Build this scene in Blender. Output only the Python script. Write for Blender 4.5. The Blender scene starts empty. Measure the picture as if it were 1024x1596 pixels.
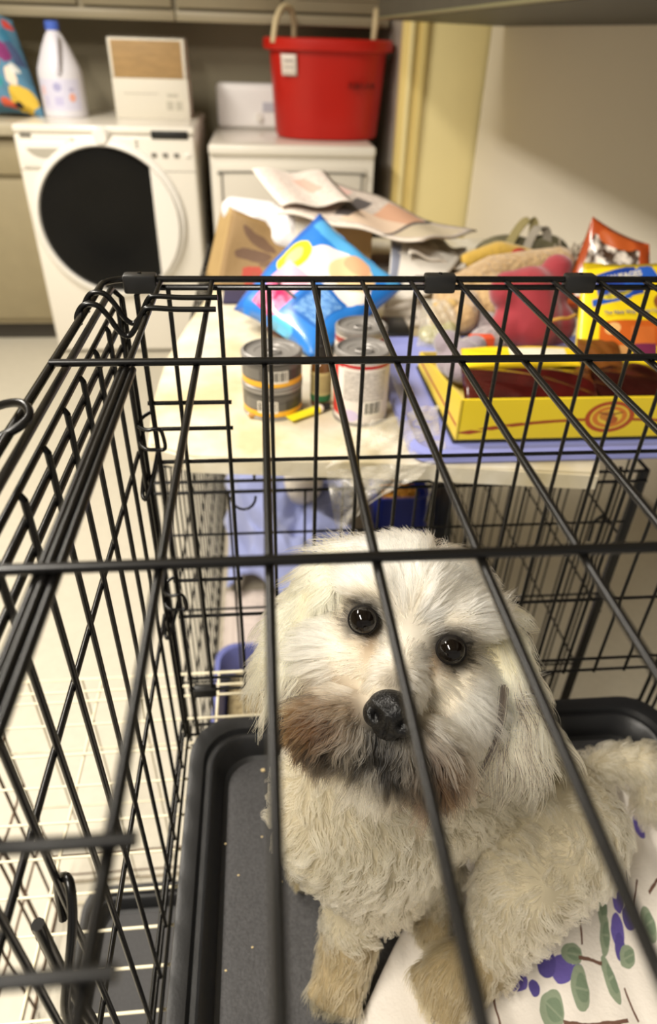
import bpy, bmesh, math, random
import numpy as np
from mathutils import Vector, Matrix, Quaternion, Euler
from mathutils.kdtree import KDTree

random.seed(7)
rng = np.random.default_rng(7)
S = bpy.context.scene
COL = S.collection
H = 1.30          # lens height above the floor; all coordinates below are relative to it in z


def srgb(r, g, b):
    def f(c):
        c /= 255.0
        return c / 12.92 if c <= 0.04045 else ((c + 0.055) / 1.055) ** 2.4
    return (f(r), f(g), f(b), 1.0)


# ---------------------------------------------------------------- camera
cam_d = bpy.data.cameras.new('camera')
cam = bpy.data.objects.new('camera', cam_d)
COL.objects.link(cam)
cam_d.sensor_fit = 'VERTICAL'
cam_d.sensor_height = 36.0
cam_d.sensor_width = 36.0
cam_d.lens = 1042.0 / 1596.0 * 36.0
cam_d.clip_start = 0.01
cam_d.clip_end = 50
right = Vector((0.99583908, -0.08732602, 0.02605185))
down = Vector((-0.02928938, -0.57741994, -0.81592178))
fwd = Vector((0.08629406, 0.81176375, -0.57757506))
m = Matrix((right, -down, -fwd)).transposed().to_4x4()
m.translation = Vector((0, 0, H))
cam.matrix_world = m
cam_d.dof.use_dof = True
cam_d.dof.focus_distance = 0.44
cam_d.dof.aperture_fstop = 5.6
cam_d.dof.aperture_blades = 8
S.camera = cam

# ---------------------------------------------------------------- light
W = bpy.data.worlds.new('world')
S.world = W
W.use_nodes = True
bg = W.node_tree.nodes['Background']
bg.inputs[0].default_value = (1.0, 0.96, 0.88, 1)
bg.inputs[1].default_value = 0.38


def area(name, loc, rot, sx, sy, power, col):
    l = bpy.data.lights.new(name, 'AREA')
    l.shape = 'RECTANGLE'
    l.size = sx
    l.size_y = sy
    l.energy = power
    l.color = col
    o = bpy.data.objects.new(name, l)
    o.location = loc
    o.rotation_euler = rot
    COL.objects.link(o)
    return o


WARM = (1.0, 0.935, 0.83)
area('ceiling_tube_light', (-1.25, 1.75, 2.52), (0, 0, 0), 0.30, 1.25, 66, WARM)
area('ceiling_tube_light', (-0.85, -0.35, 2.52), (0, 0, 0), 0.30, 1.25, 75, WARM)

S.view_settings.view_transform = 'Standard'
S.view_settings.look = 'None'
S.view_settings.gamma = 1
S.view_settings.use_curve_mapping = False
S.view_settings.exposure = 0.30


# ---------------------------------------------------------------- materials
MATS = {}


def nodes(name):
    mt = bpy.data.materials.new(name)
    mt.use_nodes = True
    nt = mt.node_tree
    return mt, nt, nt.nodes['Principled BSDF']


def mat(name, col, rough=0.5, metal=0.0, var=0.0, vscale=12.0, bump=0.0, bscale=60.0, spec=0.5, coat=0.0,
        trans=0.0, alpha=1.0, col2=None, sheen=0.0, detail=4.0, ior=1.45, stretch=None, sss=0.0):
    if name in MATS:
        return MATS[name]
    mt, nt, b = nodes(name)
    c = srgb(*col)
    b.inputs['Base Color'].default_value = c
    b.inputs['Roughness'].default_value = rough
    b.inputs['Metallic'].default_value = metal
    b.inputs['Specular IOR Level'].default_value = spec
    b.inputs['Coat Weight'].default_value = coat
    b.inputs['Transmission Weight'].default_value = trans
    b.inputs['Alpha'].default_value = alpha
    b.inputs['Sheen Weight'].default_value = sheen
    b.inputs['IOR'].default_value = ior
    if sss:
        b.inputs['Subsurface Weight'].default_value = sss
        b.inputs['Subsurface Radius'].default_value = (0.02, 0.015, 0.01)
    co = nt.nodes.new('ShaderNodeTexCoord')
    vec = co.outputs['Object']
    if stretch:
        mp = nt.nodes.new('ShaderNodeMapping')
        mp.inputs['Scale'].default_value = stretch
        nt.links.new(vec, mp.inputs[0])
        vec = mp.outputs[0]
    if var > 0 or col2:
        n = nt.nodes.new('ShaderNodeTexNoise')
        n.inputs['Scale'].default_value = vscale
        n.inputs['Detail'].default_value = detail
        nt.links.new(vec, n.inputs['Vector'])
        r = nt.nodes.new('ShaderNodeValToRGB')
        r.color_ramp.elements[0].position = 0.35
        r.color_ramp.elements[1].position = 0.65
        if col2:
            r.color_ramp.elements[0].color = c
            r.color_ramp.elements[1].color = srgb(*col2)
        else:
            r.color_ramp.elements[0].color = tuple(x * (1 - var) for x in c[:3]) + (1,)
            r.color_ramp.elements[1].color = tuple(min(1, x * (1 + var)) for x in c[:3]) + (1,)
        nt.links.new(n.outputs['Fac'], r.inputs['Fac'])
        nt.links.new(r.outputs['Color'], b.inputs['Base Color'])
    if bump > 0:
        n2 = nt.nodes.new('ShaderNodeTexNoise')
        n2.inputs['Scale'].default_value = bscale
        n2.inputs['Detail'].default_value = 5
        nt.links.new(vec, n2.inputs['Vector'])
        bp = nt.nodes.new('ShaderNodeBump')
        bp.inputs['Strength'].default_value = bump
        bp.inputs['Distance'].default_value = 0.01
        nt.links.new(n2.outputs['Fac'], bp.inputs['Height'])
        nt.links.new(bp.outputs['Normal'], b.inputs['Normal'])
    MATS[name] = mt
    return mt


def pmat(name, base, shapes, rough=0.5, coat=0.0, bump=0.0, bscale=30.0, wob=0.0, wscale=8.0, spec=0.5, alpha=1.0):
    """Flat print in UV space: shapes = (kind, cx, cy, rx, ry, rot_degrees, colour[, second colour])."""
    if name in MATS:
        return MATS[name]
    mt, nt, b = nodes(name)
    L = nt.links.new
    b.inputs['Roughness'].default_value = rough
    b.inputs['Coat Weight'].default_value = coat
    b.inputs['Specular IOR Level'].default_value = spec
    b.inputs['Alpha'].default_value = alpha
    uv = nt.nodes.new('ShaderNodeTexCoord').outputs['UV']
    if wob > 0:
        n = nt.nodes.new('ShaderNodeTexNoise')
        n.inputs['Scale'].default_value = wscale
        L(uv, n.inputs['Vector'])
        s1 = nt.nodes.new('ShaderNodeVectorMath'); s1.operation = 'SUBTRACT'
        L(n.outputs['Color'], s1.inputs[0]); s1.inputs[1].default_value = (0.5, 0.5, 0.5)
        s2 = nt.nodes.new('ShaderNodeVectorMath'); s2.operation = 'SCALE'
        L(s1.outputs[0], s2.inputs[0]); s2.inputs['Scale'].default_value = wob
        s3 = nt.nodes.new('ShaderNodeVectorMath'); s3.operation = 'ADD'
        L(uv, s3.inputs[0]); L(s2.outputs[0], s3.inputs[1])
        uv = s3.outputs[0]
    cur = None
    for sh in shapes:
        kind, cx, cy, rx, ry, rot, col = sh[:7]
        mp = nt.nodes.new('ShaderNodeMapping'); mp.vector_type = 'TEXTURE'
        mp.inputs['Location'].default_value = (cx, cy, 0)
        mp.inputs['Rotation'].default_value = (0, 0, math.radians(rot))
        mp.inputs['Scale'].default_value = (rx, ry, 1)
        L(uv, mp.inputs[0])
        if kind == 'E' or kind == 'O':
            ln = nt.nodes.new('ShaderNodeVectorMath'); ln.operation = 'LENGTH'
            sp0 = nt.nodes.new('ShaderNodeVectorMath'); sp0.operation = 'MULTIPLY'
            sp0.inputs[1].default_value = (1, 1, 0)
            L(mp.outputs[0], sp0.inputs[0]); L(sp0.outputs[0], ln.inputs[0])
            d = ln.outputs['Value']
        else:
            sp = nt.nodes.new('ShaderNodeSeparateXYZ'); L(mp.outputs[0], sp.inputs[0])
            a1 = nt.nodes.new('ShaderNodeMath'); a1.operation = 'ABSOLUTE'; L(sp.outputs[0], a1.inputs[0])
            a2 = nt.nodes.new('ShaderNodeMath'); a2.operation = 'ABSOLUTE'; L(sp.outputs[1], a2.inputs[0])
            mx = nt.nodes.new('ShaderNodeMath'); mx.operation = 'MAXIMUM'
            L(a1.outputs[0], mx.inputs[0]); L(a2.outputs[0], mx.inputs[1])
            d = mx.outputs[0]
        if kind == 'O':      # ring
            sb = nt.nodes.new('ShaderNodeMath'); sb.operation = 'COMPARE'
            L(d, sb.inputs[0]); sb.inputs[1].default_value = 0.85; sb.inputs[2].default_value = 0.15
            fac = sb.outputs[0]
        else:
            lt = nt.nodes.new('ShaderNodeMath'); lt.operation = 'LESS_THAN'
            L(d, lt.inputs[0]); lt.inputs[1].default_value = 1.0
            fac = lt.outputs[0]
        mix = nt.nodes.new('ShaderNodeMix'); mix.data_type = 'RGBA'
        L(fac, mix.inputs[0])
        if cur is None:
            mix.inputs[6].default_value = srgb(*base)
        else:
            L(cur, mix.inputs[6])
        if kind == 'V':      # mottled rectangle of two colours
            n = nt.nodes.new('ShaderNodeTexNoise'); n.inputs['Scale'].default_value = sh[8]
            n.inputs['Detail'].default_value = 3
            L(uv, n.inputs['Vector'])
            r = nt.nodes.new('ShaderNodeValToRGB')
            r.color_ramp.elements[0].position = 0.42; r.color_ramp.elements[1].position = 0.58
            r.color_ramp.elements[0].color = srgb(*col); r.color_ramp.elements[1].color = srgb(*sh[7])
            L(n.outputs['Fac'], r.inputs[0]); L(r.outputs[0], mix.inputs[7])
        elif kind == 'T':    # lines of small print
            w = nt.nodes.new('ShaderNodeTexBrick')
            w.inputs['Scale'].default_value = sh[8]
            w.inputs['Color1'].default_value = srgb(*col); w.inputs['Color2'].default_value = srgb(*sh[7])
            w.inputs['Mortar'].default_value = srgb(*sh[7]); w.inputs['Mortar Size'].default_value = 0.03
            w.inputs['Bias'].default_value = -0.2
            L(uv, w.inputs['Vector']); L(w.outputs['Color'], mix.inputs[7])
        else:
            mix.inputs[7].default_value = srgb(*col)
        cur = mix.outputs[2]
    if cur is None:
        b.inputs['Base Color'].default_value = srgb(*base)
    else:
        L(cur, b.inputs['Base Color'])
    if bump > 0:
        n2 = nt.nodes.new('ShaderNodeTexNoise'); n2.inputs['Scale'].default_value = bscale
        n2.inputs['Detail'].default_value = 4
        co = nt.nodes.new('ShaderNodeTexCoord'); L(co.outputs['Object'], n2.inputs['Vector'])
        bp = nt.nodes.new('ShaderNodeBump'); bp.inputs['Strength'].default_value = bump
        bp.inputs['Distance'].default_value = 0.01
        L(n2.outputs['Fac'], bp.inputs['Height']); L(bp.outputs[0], b.inputs['Normal'])
    MATS[name] = mt
    return mt


# ---------------------------------------------------------------- object helpers
ROOT = {}


def top_of(o):
    while o.parent is not None:
        o = o.parent
    return o


def tag(o, label=None, cat=None, group=None, kind=None):
    if label: o['label'] = label
    if cat: o['category'] = cat
    if group: o['group'] = group
    if kind: o['kind'] = kind
    return o


def thing(name, label, cat, base, group=None):
    o = bpy.data.objects.new(name, None)
    o.empty_display_size = 0.05
    COL.objects.link(o)
    o.location = (base[0], base[1], base[2] + H)
    tag(o, label, cat, group)
    return o


def finish(name, me, material, parent=None, base=None, smooth=False, autosmooth=None):
    """Link a mesh whose vertices are in scene coordinates (z relative to the lens height)."""
    if material is not None:
        me.materials.clear()
        for mm in (material if isinstance(material, (list, tuple)) else [material]):
            me.materials.append(mm)
    if parent is not None:
        off = Vector(top_of(parent).location)
    else:
        n = len(me.vertices)
        a = np.empty(n * 3, np.float32)
        me.vertices.foreach_get('co', a)
        a = a.reshape(-1, 3)
        if base is None:
            base = ((a[:, 0].min() + a[:, 0].max()) / 2, (a[:, 1].min() + a[:, 1].max()) / 2, a[:, 2].min())
        off = Vector((base[0], base[1], base[2] + H))
    me.transform(Matrix.Translation(Vector((0, 0, H)) - off))
    o = bpy.data.objects.new(name, me)
    COL.objects.link(o)
    if parent is not None:
        o.parent = parent
    else:
        o.location = off
    if smooth:
        me.polygons.foreach_set('use_smooth', [True] * len(me.polygons))
    if autosmooth:
        try:
            me.set_sharp_from_angle(angle=math.radians(autosmooth))
        except Exception:
            pass
    me.update()
    return o


def bmf(name, bm, material, parent=None, base=None, smooth=False, autosmooth=None):
    me = bpy.data.meshes.new(name)
    bmesh.ops.recalc_face_normals(bm, faces=bm.faces)
    bm.to_mesh(me)
    bm.free()
    return finish(name, me, material, parent, base, smooth or bool(autosmooth), autosmooth)


def box_bm(x0, x1, y0, y1, z0, z1, bev=0.0, seg=2, bm=None):
    b = bmesh.new()
    bmesh.ops.create_cube(b, size=1)
    for v in b.verts:
        v.co = Vector((x0 + (v.co.x + .5) * (x1 - x0), y0 + (v.co.y + .5) * (y1 - y0), z0 + (v.co.z + .5) * (z1 - z0)))
    if bev > 0:
        bmesh.ops.bevel(b, geom=b.edges[:], offset=bev, segments=seg, profile=0.5, affect='EDGES')
    if bm is None:
        return b
    tmp = bpy.data.meshes.new('t')
    b.to_mesh(tmp); b.free()
    bm.from_mesh(tmp); bpy.data.meshes.remove(tmp)
    return bm


def box(name, x0, x1, y0, y1, z0, z1, material, parent=None, bev=0.0, seg=2):
    return bmf(name, box_bm(x0, x1, y0, y1, z0, z1, bev, seg), material, parent, autosmooth=40 if bev else None)


def struct(o):
    o['kind'] = 'structure'
    return o


def lathe_bm(profile, c, segs=40, axis=Vector((0, 0, 1)), bm=None):
    bm = bm or bmesh.new()
    axis = Vector(axis).normalized()
    q = Vector((0, 0, 1)).rotation_difference(axis)
    rings = []
    for r, z in profile:
        if r < 1e-6:
            rings.append([bm.verts.new(Vector(c) + q @ Vector((0, 0, z)))])
        else:
            rings.append([bm.verts.new(Vector(c) + q @ Vector((r * math.cos(2 * math.pi * k / segs), r * math.sin(2 * math.pi * k / segs), z))) for k in range(segs)])
    for a, b in zip(rings, rings[1:]):
        for k in range(segs):
            k2 = (k + 1) % segs
            if len(a) == 1 and len(b) == 1: continue
            if len(a) == 1: bm.faces.new((a[0], b[k2], b[k]))
            elif len(b) == 1: bm.faces.new((a[k], a[k2], b[0]))
            else: bm.faces.new((a[k], a[k2], b[k2], b[k]))
    return bm


def lathe(name, profile, c, material, parent=None, segs=40, axis=(0, 0, 1), autosmooth=35, uv=False):
    o = bmf(name, lathe_bm(profile, c, segs, axis), material, parent, autosmooth=autosmooth)
    if uv:
        me = o.data
        zs = [p[1] for p in profile]
        z0, z1 = c[2] + min(zs), c[2] + max(zs)
        offz = (top_of(o).location[2] - H)
        ox, oy = (c[0] - top_of(o).location[0], c[1] - top_of(o).location[1])
        ul = me.uv_layers.new(name='UVMap')
        for p in me.polygons:
            us = []
            for li in p.loop_indices:
                v = me.vertices[me.loops[li].vertex_index].co
                us.append((math.atan2(v.x - ox, -(v.y - oy)) / (2 * math.pi) + .5))
            if max(us) - min(us) > .5:
                us = [u + 1 if u < .5 else u for u in us]
            for li, u in zip(p.loop_indices, us):
                v = me.vertices[me.loops[li].vertex_index].co
                ul.data[li].uv = (u, (v.z + offz - z0) / (z1 - z0))
    return o


def tube_bm(pts, r, sides=8, bm=None, closed=False, caps=True):
    bm = bm or bmesh.new()
    P = [Vector(p) for p in pts]
    n = len(P)
    up = None
    rings = []
    for i in range(n):
        if closed:
            t = (P[(i + 1) % n] - P[i - 1]).normalized()
        else:
            t = (P[min(i + 1, n - 1)] - P[max(i - 1, 0)]).normalized()
        if up is None:
            up = t.orthogonal().normalized()
        up = (up - t * up.dot(t)).normalized()
        s = t.cross(up)
        rr = r[i] if isinstance(r, (list, tuple)) else r
        rings.append([bm.verts.new(P[i] + (up * math.cos(2 * math.pi * k / sides) + s * math.sin(2 * math.pi * k / sides)) * rr) for k in range(sides)])
    pairs = list(zip(rings, rings[1:])) + ([(rings[-1], rings[0])] if closed else [])
    for a, b in pairs:
        for k in range(sides):
            k2 = (k + 1) % sides
            bm.faces.new((a[k], a[k2], b[k2], b[k]))
    if caps and not closed:
        bm.faces.new(rings[0][::-1]); bm.faces.new(rings[-1])
    return bm


def smooth_path(pts, n=8):
    P = [Vector(p) for p in pts]
    out = []
    for i in range(len(P) - 1):
        p0, p1, p2, p3 = P[max(i - 1, 0)], P[i], P[i + 1], P[min(i + 2, len(P) - 1)]
        for k in range(n):
            t = k / n
            out.append(0.5 * ((2 * p1) + (p2 - p0) * t + (2 * p0 - 5 * p1 + 4 * p2 - p3) * t * t + (3 * p1 - p0 - 3 * p2 + p3) * t ** 3))
    out.append(P[-1])
    return out


def tube(name, pts, r, material, parent=None, sides=8, smooth=True, n=0, closed=False):
    if n: pts = smooth_path(pts, n)
    return bmf(name, tube_bm(pts, r, sides, closed=closed), material, parent, autosmooth=50)


# one shared wire mesh per material: unit cylinder, scaled per wire
WIRE = {}


def wire_mesh(material):
    if material.name not in WIRE:
        bm = bmesh.new()
        bmesh.ops.create_cone(bm, cap_ends=True, segments=10, radius1=1, radius2=1, depth=1)
        me = bpy.data.meshes.new('wire')
        bm.to_mesh(me); bm.free()
        me.polygons.foreach_set('use_smooth', [True] * len(me.polygons))
        try: me.set_sharp_from_angle(angle=math.radians(50))
        except Exception: pass
        me.materials.append(material)
        WIRE[material.name] = me
    return WIRE[material.name]


def wire(a, b, r, material, parent, name='wire'):
    a, b = Vector(a), Vector(b)
    o = bpy.data.objects.new(name, wire_mesh(material))
    COL.objects.link(o)
    o.parent = parent
    o.location = (a + b) / 2 + Vector((0, 0, H)) - Vector(top_of(parent).location)
    o.rotation_mode = 'QUATERNION'
    o.rotation_quaternion = Vector((0, 0, 1)).rotation_difference((b - a).normalized())
    o.scale = (r, r, (b - a).length)
    return o


def sheet(name, c00, c10, c11, c01, nx, ny, material, parent=None, disp=None, thick=0.0015, base=None):
    """Bilinear sheet with UV 0..1 and optional displacement f(u, v) -> Vector."""
    c00, c10, c11, c01 = map(Vector, (c00, c10, c11, c01))
    vs, uvs, fs = [], [], []
    for j in range(ny + 1):
        for i in range(nx + 1):
            u, v = i / nx, j / ny
            p = c00 * (1 - u) * (1 - v) + c10 * u * (1 - v) + c11 * u * v + c01 * (1 - u) * v
            if disp: p = p + disp(u, v)
            vs.append(p); uvs.append((u, v))
    for j in range(ny):
        for i in range(nx):
            a = j * (nx + 1) + i
            fs.append((a, a + 1, a + nx + 2, a + nx + 1))
    me = bpy.data.meshes.new(name)
    me.from_pydata(vs, [], fs)
    ul = me.uv_layers.new(name='UVMap')
    for p in me.polygons:
        for li in p.loop_indices:
            ul.data[li].uv = uvs[me.loops[li].vertex_index]
    o = finish(name, me, material, parent, base, smooth=True)
    if thick:
        md = o.modifiers.new('thickness', 'SOLIDIFY')
        md.thickness = thick
        md.offset = -1
    return o


def pouch(name, c00, c10, c11, c01, thick, material, parent=None, n=28, crinkle=0.004, seed=0, sx=2.2, seal=0.0):
    """Filled bag: two sheets joined at the rim, bulging along the face normal."""
    c00, c10, c11, c01 = map(Vector, (c00, c10, c11, c01))
    nrm = (c10 - c00).cross(c01 - c00).normalized()
    rs = np.random.default_rng(seed)
    ph = rs.uniform(0, 6.28, (8,)); fr = rs.uniform(5, 22, (8, 2))
    vs, uvs, fs = [], [], []
    def cr(u, v):
        return sum(math.sin(fr[k, 0] * u + fr[k, 1] * v + ph[k]) for k in range(8)) / 8
    for side in (1, -1):
        for j in range(n + 1):
            for i in range(n + 1):
                u, v = i / n, j / n
                p = c00 * (1 - u) * (1 - v) + c10 * u * (1 - v) + c11 * u * v + c01 * (1 - u) * v
                a, bq = 2 * u - 1, 2 * v - 1
                e = max(0, 1 - abs(a) ** sx) ** .6 * max(0, 1 - abs(bq) ** sx) ** .6
                t = e * thick / 2 + cr(u, v) * crinkle * (0.25 + e)
                pull = 0.04 * (1 - abs(a) ** 2) * bq + 0.0
                p = p + nrm * (side * t)
                p = p - (c01 - c00) * (0.03 * (1 - a * a) * (1 if bq > 0.9 else -1 if bq < -0.9 else 0))
                vs.append(p); uvs.append((u, v))
    N = (n + 1) * (n + 1)
    for s in (0, 1):
        for j in range(n):
            for i in range(n):
                a = s * N + j * (n + 1) + i
                f = (a, a + 1, a + n + 2, a + n + 1)
                fs.append(f if s == 0 else f[::-1])
    me = bpy.data.meshes.new(name)
    me.from_pydata(vs, [], fs)
    ul = me.uv_layers.new(name='UVMap')
    for p in me.polygons:
        for li in p.loop_indices:
            ul.data[li].uv = uvs[me.loops[li].vertex_index]
    bm = bmesh.new(); bm.from_mesh(me)
    bmesh.ops.remove_doubles(bm, verts=bm.verts, dist=0.0008)
    bm.to_mesh(me); bm.free()
    return finish(name, me, material, parent, smooth=True)


def ell_mesh(parts, voxel=0.006, smooth_it=6, smooth_f=0.5):
    """Union of ellipsoids / tapered capsules -> one continuous mesh. parts: ('E', c, (rx,ry,rz), rot3x3) or ('C', a, ra, b, rb)."""
    bm = bmesh.new()
    for p in parts:
        if p[0] == 'E':
            mtx = Matrix.Translation(Vector(p[1]))
            if len(p) > 3 and p[3] is not None: mtx = mtx @ p[3].to_4x4()
            mtx = mtx @ Matrix.Diagonal(Vector((*p[2], 1)))
            bmesh.ops.create_icosphere(bm, subdivisions=3, radius=1, matrix=mtx)
        else:
            a, ra, b, rb = Vector(p[1]), p[2], Vector(p[3]), p[4]
            k = max(2, int((b - a).length / (0.45 * min(ra, rb))) + 1)
            for i in range(k + 1):
                t = i / k
                bmesh.ops.create_icosphere(bm, subdivisions=2, radius=ra + (rb - ra) * t, matrix=Matrix.Translation(a.lerp(b, t)))
    me = bpy.data.meshes.new('tmp'); bm.to_mesh(me); bm.free()
    o = bpy.data.objects.new('tmp', me); COL.objects.link(o)
    r = o.modifiers.new('r', 'REMESH'); r.mode = 'VOXEL'; r.voxel_size = voxel
    if smooth_it:
        s = o.modifiers.new('s', 'SMOOTH'); s.iterations = smooth_it; s.factor = smooth_f
    dg = bpy.context.evaluated_depsgraph_get()
    me2 = bpy.data.meshes.new_from_object(o.evaluated_get(dg))
    bpy.data.objects.remove(o); bpy.data.meshes.remove(me)
    return me2


def blob(name, parts, material, parent=None, voxel=0.006, smooth_it=6):
    me = ell_mesh(parts, voxel, smooth_it)
    me.name = name
    return finish(name, me, material, parent, smooth=True)


def text(name, s, origin, xdir, ydir, size, material, parent, extrude=0.0003, bold=False, shear=0.0, spacing=1.0):
    cu = bpy.data.curves.new(name, 'FONT')
    cu.body = s; cu.size = size; cu.extrude = extrude; cu.align_x = 'CENTER'; cu.align_y = 'CENTER'
    cu.shear = shear; cu.space_character = spacing
    if bold: cu.offset = size * 0.025
    tmp = bpy.data.objects.new('tmp', cu); COL.objects.link(tmp)
    dg = bpy.context.evaluated_depsgraph_get()
    me = bpy.data.meshes.new_from_object(tmp.evaluated_get(dg))
    bpy.data.objects.remove(tmp)
    x = Vector(xdir).normalized(); y = Vector(ydir); y = (y - x * y.dot(x)).normalized(); z = x.cross(y)
    mt = Matrix((x, y, z)).transposed().to_4x4(); mt.translation = Vector(origin)
    me.transform(mt); me.name = name
    return finish(name, me, material, parent)


def uv_box(o, origin, xd, yd):
    """planar UV on a mesh in scene coordinates: u along xd, v along yd (full length = 1)"""
    me = o.data
    off = Vector(top_of(o).location) - Vector((0, 0, H))
    xd, yd, origin = Vector(xd), Vector(yd), Vector(origin)
    ul = me.uv_layers.get('UVMap') or me.uv_layers.new(name='UVMap')
    for l in me.loops:
        p = me.vertices[l.vertex_index].co + off - origin
        ul.data[l.index].uv = (p.dot(xd) / xd.length_squared, p.dot(yd) / yd.length_squared)
    return o

# ================================================================= setting
m_wall = mat('painted wall', (150, 141, 118), 0.75, var=0.03, vscale=3, bump=0.03, bscale=90)
m_panel = mat('beige wall panel', (232, 224, 208), 0.55, var=0.015, vscale=2)
m_ceil = mat('ceiling paint', (205, 198, 180), 0.8, bump=0.02)
m_floor = mat('floor vinyl', (193, 186, 169), 0.5, var=0.03, vscale=60, detail=6)
m_base = mat('rubber base', (60, 55, 48), 0.5)
m_yel = mat('yellow door paint', (248, 232, 172), 0.45, var=0.02, vscale=3)
m_yel2 = mat('yellow frame paint', (234, 212, 140), 0.45, var=0.02, vscale=3)
m_side = mat('grey gloss side', (196, 188, 176), 0.2, var=0.03, vscale=4)
m_cab = mat('taupe cabinet', (140, 129, 104), 0.5, var=0.03, vscale=6, stretch=(1, 1, .2))
m_cab2 = mat('lit taupe cabinet rail', (152, 141, 116), 0.45)  # same taupe made lighter: light caught by the rail is in the colour
m_steel = mat('dull overhead metal', (84, 80, 70), 0.45, metal=0.4, var=0.06, vscale=8)
m_steel2 = mat('shaded cabinet underside', (24, 21, 17), 0.5)  # near-black tone paints in the shade below the overhead cabinet
m_ctop = mat('counter laminate', (176, 166, 142), 0.4, var=0.05, vscale=40)

struct(box('floor', -3.2, 2.4, -1.6, 4.3, -1.36, -1.30, m_floor))
struct(box('ceiling', -3.2, 2.4, -1.6, 4.3, 1.24, 1.30, m_ceil))
struct(box('wall_back', -3.2, 2.4, 4.10, 4.20, -1.30, 1.24, m_wall))
struct(box('wall_left', -3.2, -3.1, -1.6, 4.10, -1.30, 1.24, m_wall))
# right wall runs slightly askew to the crates
bm = bmesh.new()
A = (1.000, 3.44); B = (1.950, -1.1)
vs = [bm.verts.new((x, y, z)) for z in (-1.30, 1.24) for x, y in (A, B, (B[0] + .1, B[1]), (A[0] + .1, A[1]))]
for f in ((0, 1, 2, 3), (4, 5, 6, 7), (0, 1, 5, 4), (1, 2, 6, 5), (2, 3, 7, 6), (3, 0, 4, 7)):
    bm.faces.new([vs[k] for k in f])
struct(bmf('wall_right', bm, m_panel))
# tall partition with the yellow door, glossy grey side towards the dryer
struct(box('wall_partition', 0.622, 1.12, 3.50, 4.10, -1.30, 1.24, m_side))
d = struct(box('door_1', 0.725, 1.01, 3.455, 3.50, -1.29, 0.80, m_yel, bev=0.004))
fr = struct(box('trim_1', 0.622, 0.725, 3.440, 3.50, -1.30, 1.24, m_yel2, bev=0.006))
box('moulding', 0.645, 0.668, 3.424, 3.441, -1.30, 1.24, m_yel, fr, bev=0.005)
box('moulding', 0.697, 0.725, 3.428, 3.441, -1.30, 1.24, m_yel2, fr, bev=0.005)
struct(box('baseboard_back', -1.05, 0.622, 4.08, 4.10, -1.30, -1.20, m_base, bev=0.003))

# overhead cabinet on the right wall (only its underside and left face show)
t = thing('overhead_cabinet', 'dull grey metal overhead cabinet on right wall above the heap', 'cabinet', (0.9, 1.3, 0.060))
def prism(name, pts, z0, z1, mt, parent):
    bm = bmesh.new()
    n = len(pts)
    a = [bm.verts.new((x, y, z0)) for x, y in pts]; b = [bm.verts.new((x, y, z1)) for x, y in pts]
    bm.faces.new(a[::-1]); bm.faces.new(b)
    for k in range(n): bm.faces.new((a[k], a[(k + 1) % n], b[(k + 1) % n], b[k]))
    return bmf(name, bm, mt, parent)
prism('body', [(.438, 2.96), (.545, -.3), (1.775, -.3), (1.02, 3.34)], .068, .75, m_steel, t)
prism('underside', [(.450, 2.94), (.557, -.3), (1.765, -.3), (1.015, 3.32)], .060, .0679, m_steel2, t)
tube('edge_lip', [(.438, 2.96, .064), (.545, -.3, .064)], 0.0045, mat('worn olive edge', (112, 108, 78), 0.4), t)

# wall cabinets above the washer and dryer
for i, (x0, x1, lab) in enumerate(((-2.4, -1.18, 'taupe wall cabinet at top left corner above the patterned fabric'),
                                   (-1.18, -0.36, 'taupe wall cabinet above the white bleach jug and wrapped carton'),
                                   (-0.36, 0.61, 'taupe wall cabinet above the dryer and the red tub'))):
    t = thing('wall_cabinet', lab, 'cabinet', ((x0 + x1) / 2, 3.93, 0.045), 'upper wall cabinets')
    box('body', x0 + .002, x1 - .002, 3.78, 4.10, 0.045, 0.78, m_cab, t)
    box('bottom_rail', x0 + .002, x1 - .002, 3.755, 3.78, 0.045, 0.085, m_cab2, t, bev=0.006)
    n = 2
    for k in range(n):
        a = x0 + (x1 - x0) * k / n; b2 = x0 + (x1 - x0) * (k + 1) / n
        dd = box('door', a + .012, b2 - .012, 3.757, 3.779, 0.094, 0.76, m_cab, t, bev=0.005)
        box('raised_panel', a + .055, b2 - .055, 3.749, 3.758, 0.14, 0.71, m_cab, dd, bev=0.004)

# base cabinet and counter at the left edge
t = thing('base_cabinet', 'beige base cabinet with dark toe kick at left of the washer', 'cabinet', (-1.8, 3.75, -1.30))
box('body', -2.6, -1.03, 3.42, 4.09, -1.21, -0.375, mat('beige cabinet', (150, 138, 108), 0.5, var=0.03), t)
box('door', -1.80, -1.05, 3.40, 3.42, -1.18, -0.55, mat('beige cabinet', (0, 0, 0)), t, bev=0.005)
box('drawer', -1.80, -1.05, 3.40, 3.42, -0.53, -0.395, mat('beige cabinet', (0, 0, 0)), t, bev=0.005)
box('toe_kick', -2.6, -1.03, 3.46, 3.50, -1.30, -1.21, m_base, t)
tag(box('countertop', -2.6, -1.03, 3.36, 4.09, -0.374, -0.325, m_ctop, bev=0.006), 'pale laminate countertop on the base cabinet at far left', 'countertop')

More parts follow.
